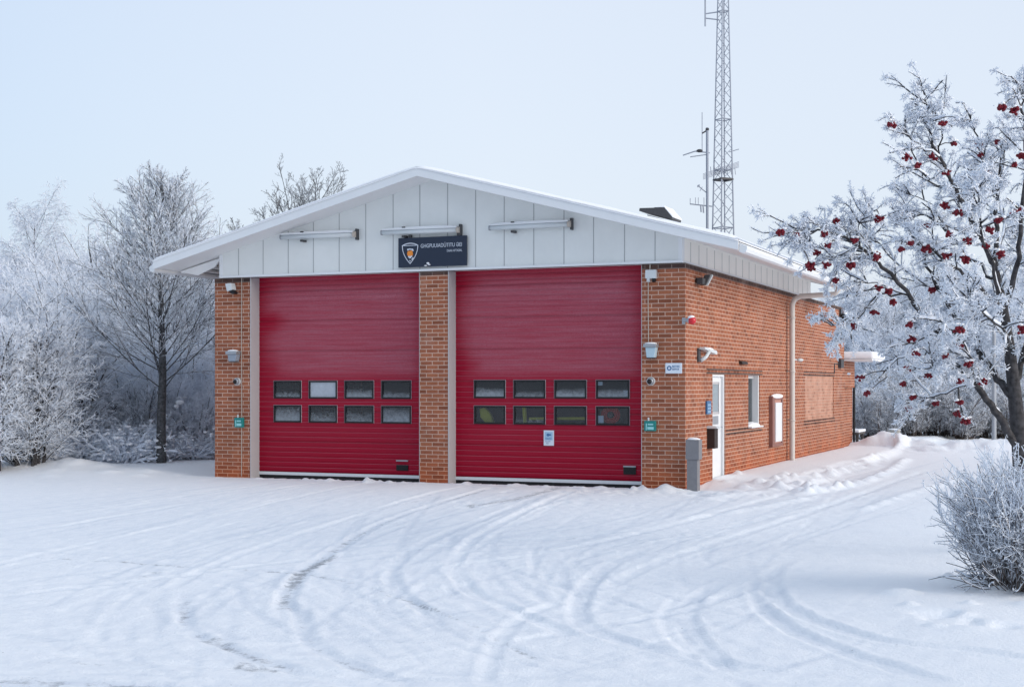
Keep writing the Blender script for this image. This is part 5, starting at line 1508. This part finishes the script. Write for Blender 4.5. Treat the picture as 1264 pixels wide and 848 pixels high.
# the rowan with its berries
def rowan():
    rng = np.random.RandomState(81)
    Z0 = 13.6
    c = P(1264, 700, Z0); base = np.array([c[0], c[1], GZ(c[0], c[1]) - .1])
    t = thing('rowan_tree', base, 'rimed rowan tree hung with red berries at the right edge', 'tree')
    def ln(pts, n=None):
        q = [P(x, y, Z0 + dz) for x, y, dz in pts]
        return smooth_line(q, n or max(7, 3 * len(pts)))
    trunk = np.vstack([base, [P(1263, 640, Z0), P(1260, 565, Z0), P(1253, 490, Z0), P(1246, 430, Z0), P(1238, 377, Z0), P(1228, 328, Z0)]])
    W = Wood()
    tr = smooth_line(trunk, 22)
    W.add(tr, .100, .030, -.2)
    limbs = [
        ([(1258, 552, 0), (1240, 525, -.1), (1222, 500, -.15), (1204, 471, -.2), (1190, 455, -.3)], .070, .030),
        ([(1190, 455, -.3), (1168, 448, -.4), (1148, 452, -.5)], .024, .010),
        ([(1204, 471, -.2), (1196, 440, -.5), (1180, 415, -.7), (1160, 395, -.9)], .022, .010),
        ([(1250, 490, 0), (1228, 462, .15), (1210, 436, .2), (1200, 414, .2)], .060, .034),
        ([(1200, 414, .2), (1160, 412, .1), (1121, 364, 0), (1090, 330, -.1), (1062, 305, -.2), (1025, 288, -.25), (996, 285, -.3)], .044, .010),
        ([(1121, 364, 0), (1088, 362, .1), (1062, 388, .1), (1050, 410, .1)], .020, .008),
        ([(1088, 362, .1), (1064, 386, .0), (1044, 398, -.05), (1026, 402, -.1)], .010, .005),
        ([(1200, 414, .2), (1179, 393, .3), (1160, 358, .3), (1140, 322, .3), (1125, 300, .3)], .040, .012),
        ([(1160, 358, .3), (1120, 335, .5), (1085, 300, .6), (1070, 285, .6)], .018, .008),
        ([(1251, 482, 0), (1262, 445, .2), (1275, 400, .3), (1290, 330, .4), (1300, 260, .5)], .055, .014),
        ([(1262, 445, .2), (1290, 420, -.3), (1330, 380, -.6), (1370, 330, -.7)], .04, .012),
        ([(1240, 385, 0), (1250, 350, -.2), (1256, 310, -.3), (1262, 250, -.35), (1266, 190, -.4), (1264, 140, -.4), (1261, 112, -.4)], .048, .010),
        ([(1228, 328, 0), (1228, 290, .1), (1230, 240, .15), (1234, 200, .2), (1242, 160, .2)], .046, .010),
        ([(1230, 240, .15), (1215, 200, .3), (1205, 168, .4), (1199, 140, .4)], .024, .008),
        ([(1228, 328, 0), (1212, 300, -.2), (1194, 260, -.3), (1179, 232, -.4), (1160, 195, -.5), (1148, 165, -.5), (1140, 150, -.5)], .042, .010),
        ([(1160, 195, -.5), (1162, 150, -.5), (1150, 132, -.5), (1140, 116, -.5)], .016, .006),
        ([(1160, 195, -.5), (1135, 180, -.6), (1105, 152, -.6)], .014, .006),
        ([(1179, 232, -.4), (1150, 222, -.6), (1125, 205, -.7)], .018, .007),
        ([(1232, 350, 0), (1205, 325, .3), (1172, 290, .5), (1148, 268, .6), (1112, 266, .6)], .032, .009),
        ([(1172, 290, .5), (1150, 255, .7), (1122, 238, .8)], .014, .006),
        ([(1240, 385, 0), (1215, 360, -.5), (1185, 335, -.8), (1155, 312, -1.0), (1130, 300, -1.1)], .032, .009),
        ([(1228, 328, 0), (1240, 280, .6), (1225, 230, 1.0), (1217, 192, 1.2)], .030, .008),
        ([(1236, 370, 0), (1225, 320, .7), (1195, 270, 1.1), (1170, 230, 1.3)], .030, .008),
        ([(1236, 370, 0), (1225, 330, -.8), (1210, 280, -1.2), (1205, 230, -1.4)], .030, .008),
        ([(1246, 430, 0), (1230, 400, .9), (1195, 370, 1.4), (1160, 345, 1.6)], .028, .008),
        ([(1246, 430, 0), (1240, 410, -.8), (1220, 390, -1.3), (1195, 370, -1.6)], .026, .008),
        ([(1275, 400, .3), (1268, 340, .8), (1262, 290, 1.2)], .026, .008),
        ([(1290, 330, .4), (1320, 280, .2), (1345, 210, .1)], .026, .008),
        ([(1204, 471, -.2), (1180, 480, .2), (1150, 490, .5), (1125, 500, .7)], .014, .006),
        ([(1228, 462, .15), (1195, 452, .6), (1160, 455, .9), (1130, 465, 1.0)], .016, .006),
        ([(1160, 412, .1), (1135, 420, .2), (1112, 440, .3), (1095, 455, .3)], .014, .006),
        ([(1121, 364, 0), (1085, 350, -.05), (1062, 350, -.1)], .013, .006),
        ([(1005, 286, -.28), (988, 280, -.3), (978, 290, -.3)], .009, .006),
        ([(1062, 305, -.2), (1042, 312, 0), (1030, 322, .1)], .011, .006),
        ([(1062, 305, -.2), (1058, 285, -.2), (1068, 262, -.2)], .012, .006),
    ]
    sk = [tr[8:]]
    for pts, r0, r1 in limbs:
        q = ln(pts)
        q[1:-1] += rng.normal(0, .012, q[1:-1].shape)
        W.add(q, r0 * .64, max(r1 * .8, .005), .10 if r0 > .03 else .3)
        sk.append(q)
    Vt, Qt, Ft = tubes(W.b, base)
    link('trunk', fast_mesh('trunk', Vt, [Qt], True, {'frost': Ft}), M['bark'], t)
    tw, tips = Wood(), []
    for li, q in enumerate(sk):
        seg = np.linalg.norm(np.diff(q, axis=0), axis=1); L = seg.sum()
        r_in = 0.30 if li in (0, 1, 4, 10) else .12
        dens = 11 if li < 26 else 13
        if li == 5: dens = 17
        if li == 0: dens = 5
        for k in range(max(7, int(L * dens))):
            u = (r_in + (1 - r_in) * math.sqrt(rng.uniform(0, 1))) * (len(q) - 1); i = min(int(u), len(q) - 2)
            p = q[i] + (q[i + 1] - q[i]) * (u - i)
            d = unit(q[i + 1] - q[i])
            dd = unit(turn(d, rng.uniform(.5, 1.2), rng) + np.array([0, 0, .22]))
            Lt = rng.uniform(.14, .42) * (1 - .38 * (u / (len(q) - 1)) ** 3)
            a = axis_line(p, dd, Lt, 5, rng, .14, -.03)
            tw.add(a, .0105, .0075, .42)
            for k2 in range(rng.randint(3, 6)):
                i2 = rng.randint(1, 5)
                d2 = turn(unit(a[i2] - a[i2 - 1]), rng.uniform(.4, 1.1), rng)
                b_ = axis_line(a[i2], d2, rng.uniform(.06, .17), 4, rng, .14, -.09)
                tw.add(b_, .0078, .0065, .72)
                tips.append(b_)
    V, Q, F = tubes(tw.b, base)
    W2 = snowload(W.b, rng, .008, .014, 1.0) + snowload(W.b, rng, .03, .015, 1.0) + snowload(tw.b, rng, .0100, .013, .6)
    Vs_, Qs_, Fs_ = tubes(W2, base)
    Q = np.vstack([Q, Qs_ + len(V)]); V = np.vstack([V, Vs_]); F = np.concatenate([F, Fs_])
    cen = np.concatenate([b_[1:] for b_ in tips] + [q_[0][2:] for q_ in tw.b if q_[1] > .010])
    Vn, Tn = needles(cen, 6, .030, .0046, rng, base, down=.2)
    # puffs of rime where frozen leaf stalks hang together
    pc = np.array([b_[-1] for b_ in tips]); pc = pc[rng.rand(len(pc)) < .45]
    Vp, Tp = needles(pc, 28, .046, .0062, rng, base, down=.35)
    n1, n2 = len(V), len(V) + len(Vn)
    link('crown', fast_mesh('crown', np.vstack([V, Vn, Vp]), [Q, Tn + n1, Tp + n2], False, {'frost': np.concatenate([F, np.full(len(Vn) + len(Vp), 1.15)])}), M['bark'], t)
    # berries
    spots = [(940 + x / 3.262, 70 + y / 3.262) for x, y in [(525, 275), (475, 655), (375, 740), (270, 760), (250, 715), (75, 708), (460, 808), (365, 838), (258, 838), (195, 840), (300, 665), (140, 718), (220, 790), (630, 440), (585, 405), (690, 405), (745, 470), (885, 395), (945, 345), (875, 355), (1015, 435), (910, 470), (965, 205), (1020, 220), (1045, 400), (740, 600), (790, 635), (675, 680), (755, 715), (835, 740), (903, 760), (560, 775), (600, 750), (745, 805), (820, 812), (920, 700), (960, 795), (1015, 630), (1048, 620), (730, 270), (775, 350), (665, 775), (955, 660)]]
    spots += [(940 + x / 3.262, 300 + y / 3.262) for x, y in [(200, 98), (260, 90), (295, 150), (360, 90), (460, 55), (375, 335), (393, 545), (428, 605), (590, 505), (575, 570), (608, 620), (592, 667), (620, 443), (675, 535), (735, 452), (833, 487), (800, 555), (798, 642), (700, 645), (790, 685), (823, 717), (455, 278), (530, 240), (475, 180), (515, 193), (685, 187), (820, 65), (797, 345), (795, 413), (1048, 348), (605, 385), (592, 328), (890, 562), (960, 45)]]
    allpts = np.vstack([q_[0] for q_ in tw.b if q_[1] > .010])
    pa = allpts - CAM
    zz_ = pa @ FV; sxp = CX + FPX * (pa @ RV) / zz_; syp = HZ - FPX * pa[:, 2] / zz_
    for k, (bx, by) in enumerate(spots):
        dd = np.hypot(sxp - bx, (syp - by) * 1.0 + np.where(syp > by, 6, 0)) + .0 * zz_
        near = np.argsort(dd)[:6]
        j = near[np.argmin(zz_[near])]
        at = allpts[j]
        cen_ = P(bx, by, zz_[j] - .05)
        m = MB()
        n_b = rng.randint(9, 20); wx = rng.uniform(.034, .050)
        for q_ in range(n_b):
            o_ = rng.normal(0, 1, 3); o_ = o_ / np.linalg.norm(o_) * rng.uniform(.3, 1)
            m.tube([cen_ + [0, 0, wx * .5], cen_ + o_ * [wx, wx, wx * .8]], .0032, 3)
            m.ball(cen_ + o_ * [wx, wx, wx * .8], rng.uniform(.0125, .0160), 8, 6)
        bo = m.build('berry_bunch', M['berry'], t, smooth=True)
        s_ = MB().tube([at, (at + cen_) / 2 + [0, 0, .02], cen_], [.006, .005, .004], 4)
        sb = s_.build('stalk', M['wood'], bo)
        s_ = MB()
        for q_ in range(6):
            s_.ball(cen_ + np.array([rng.normal(0, wx * .6), rng.normal(0, wx * .6), wx * rng.uniform(.55, .95)]), rng.uniform(.007, .017), 6, 4, (1.2, 1.2, .7))
        merge(bo, s_.build('berry_snow', M['snow'], bo, smooth=True))
rowan()
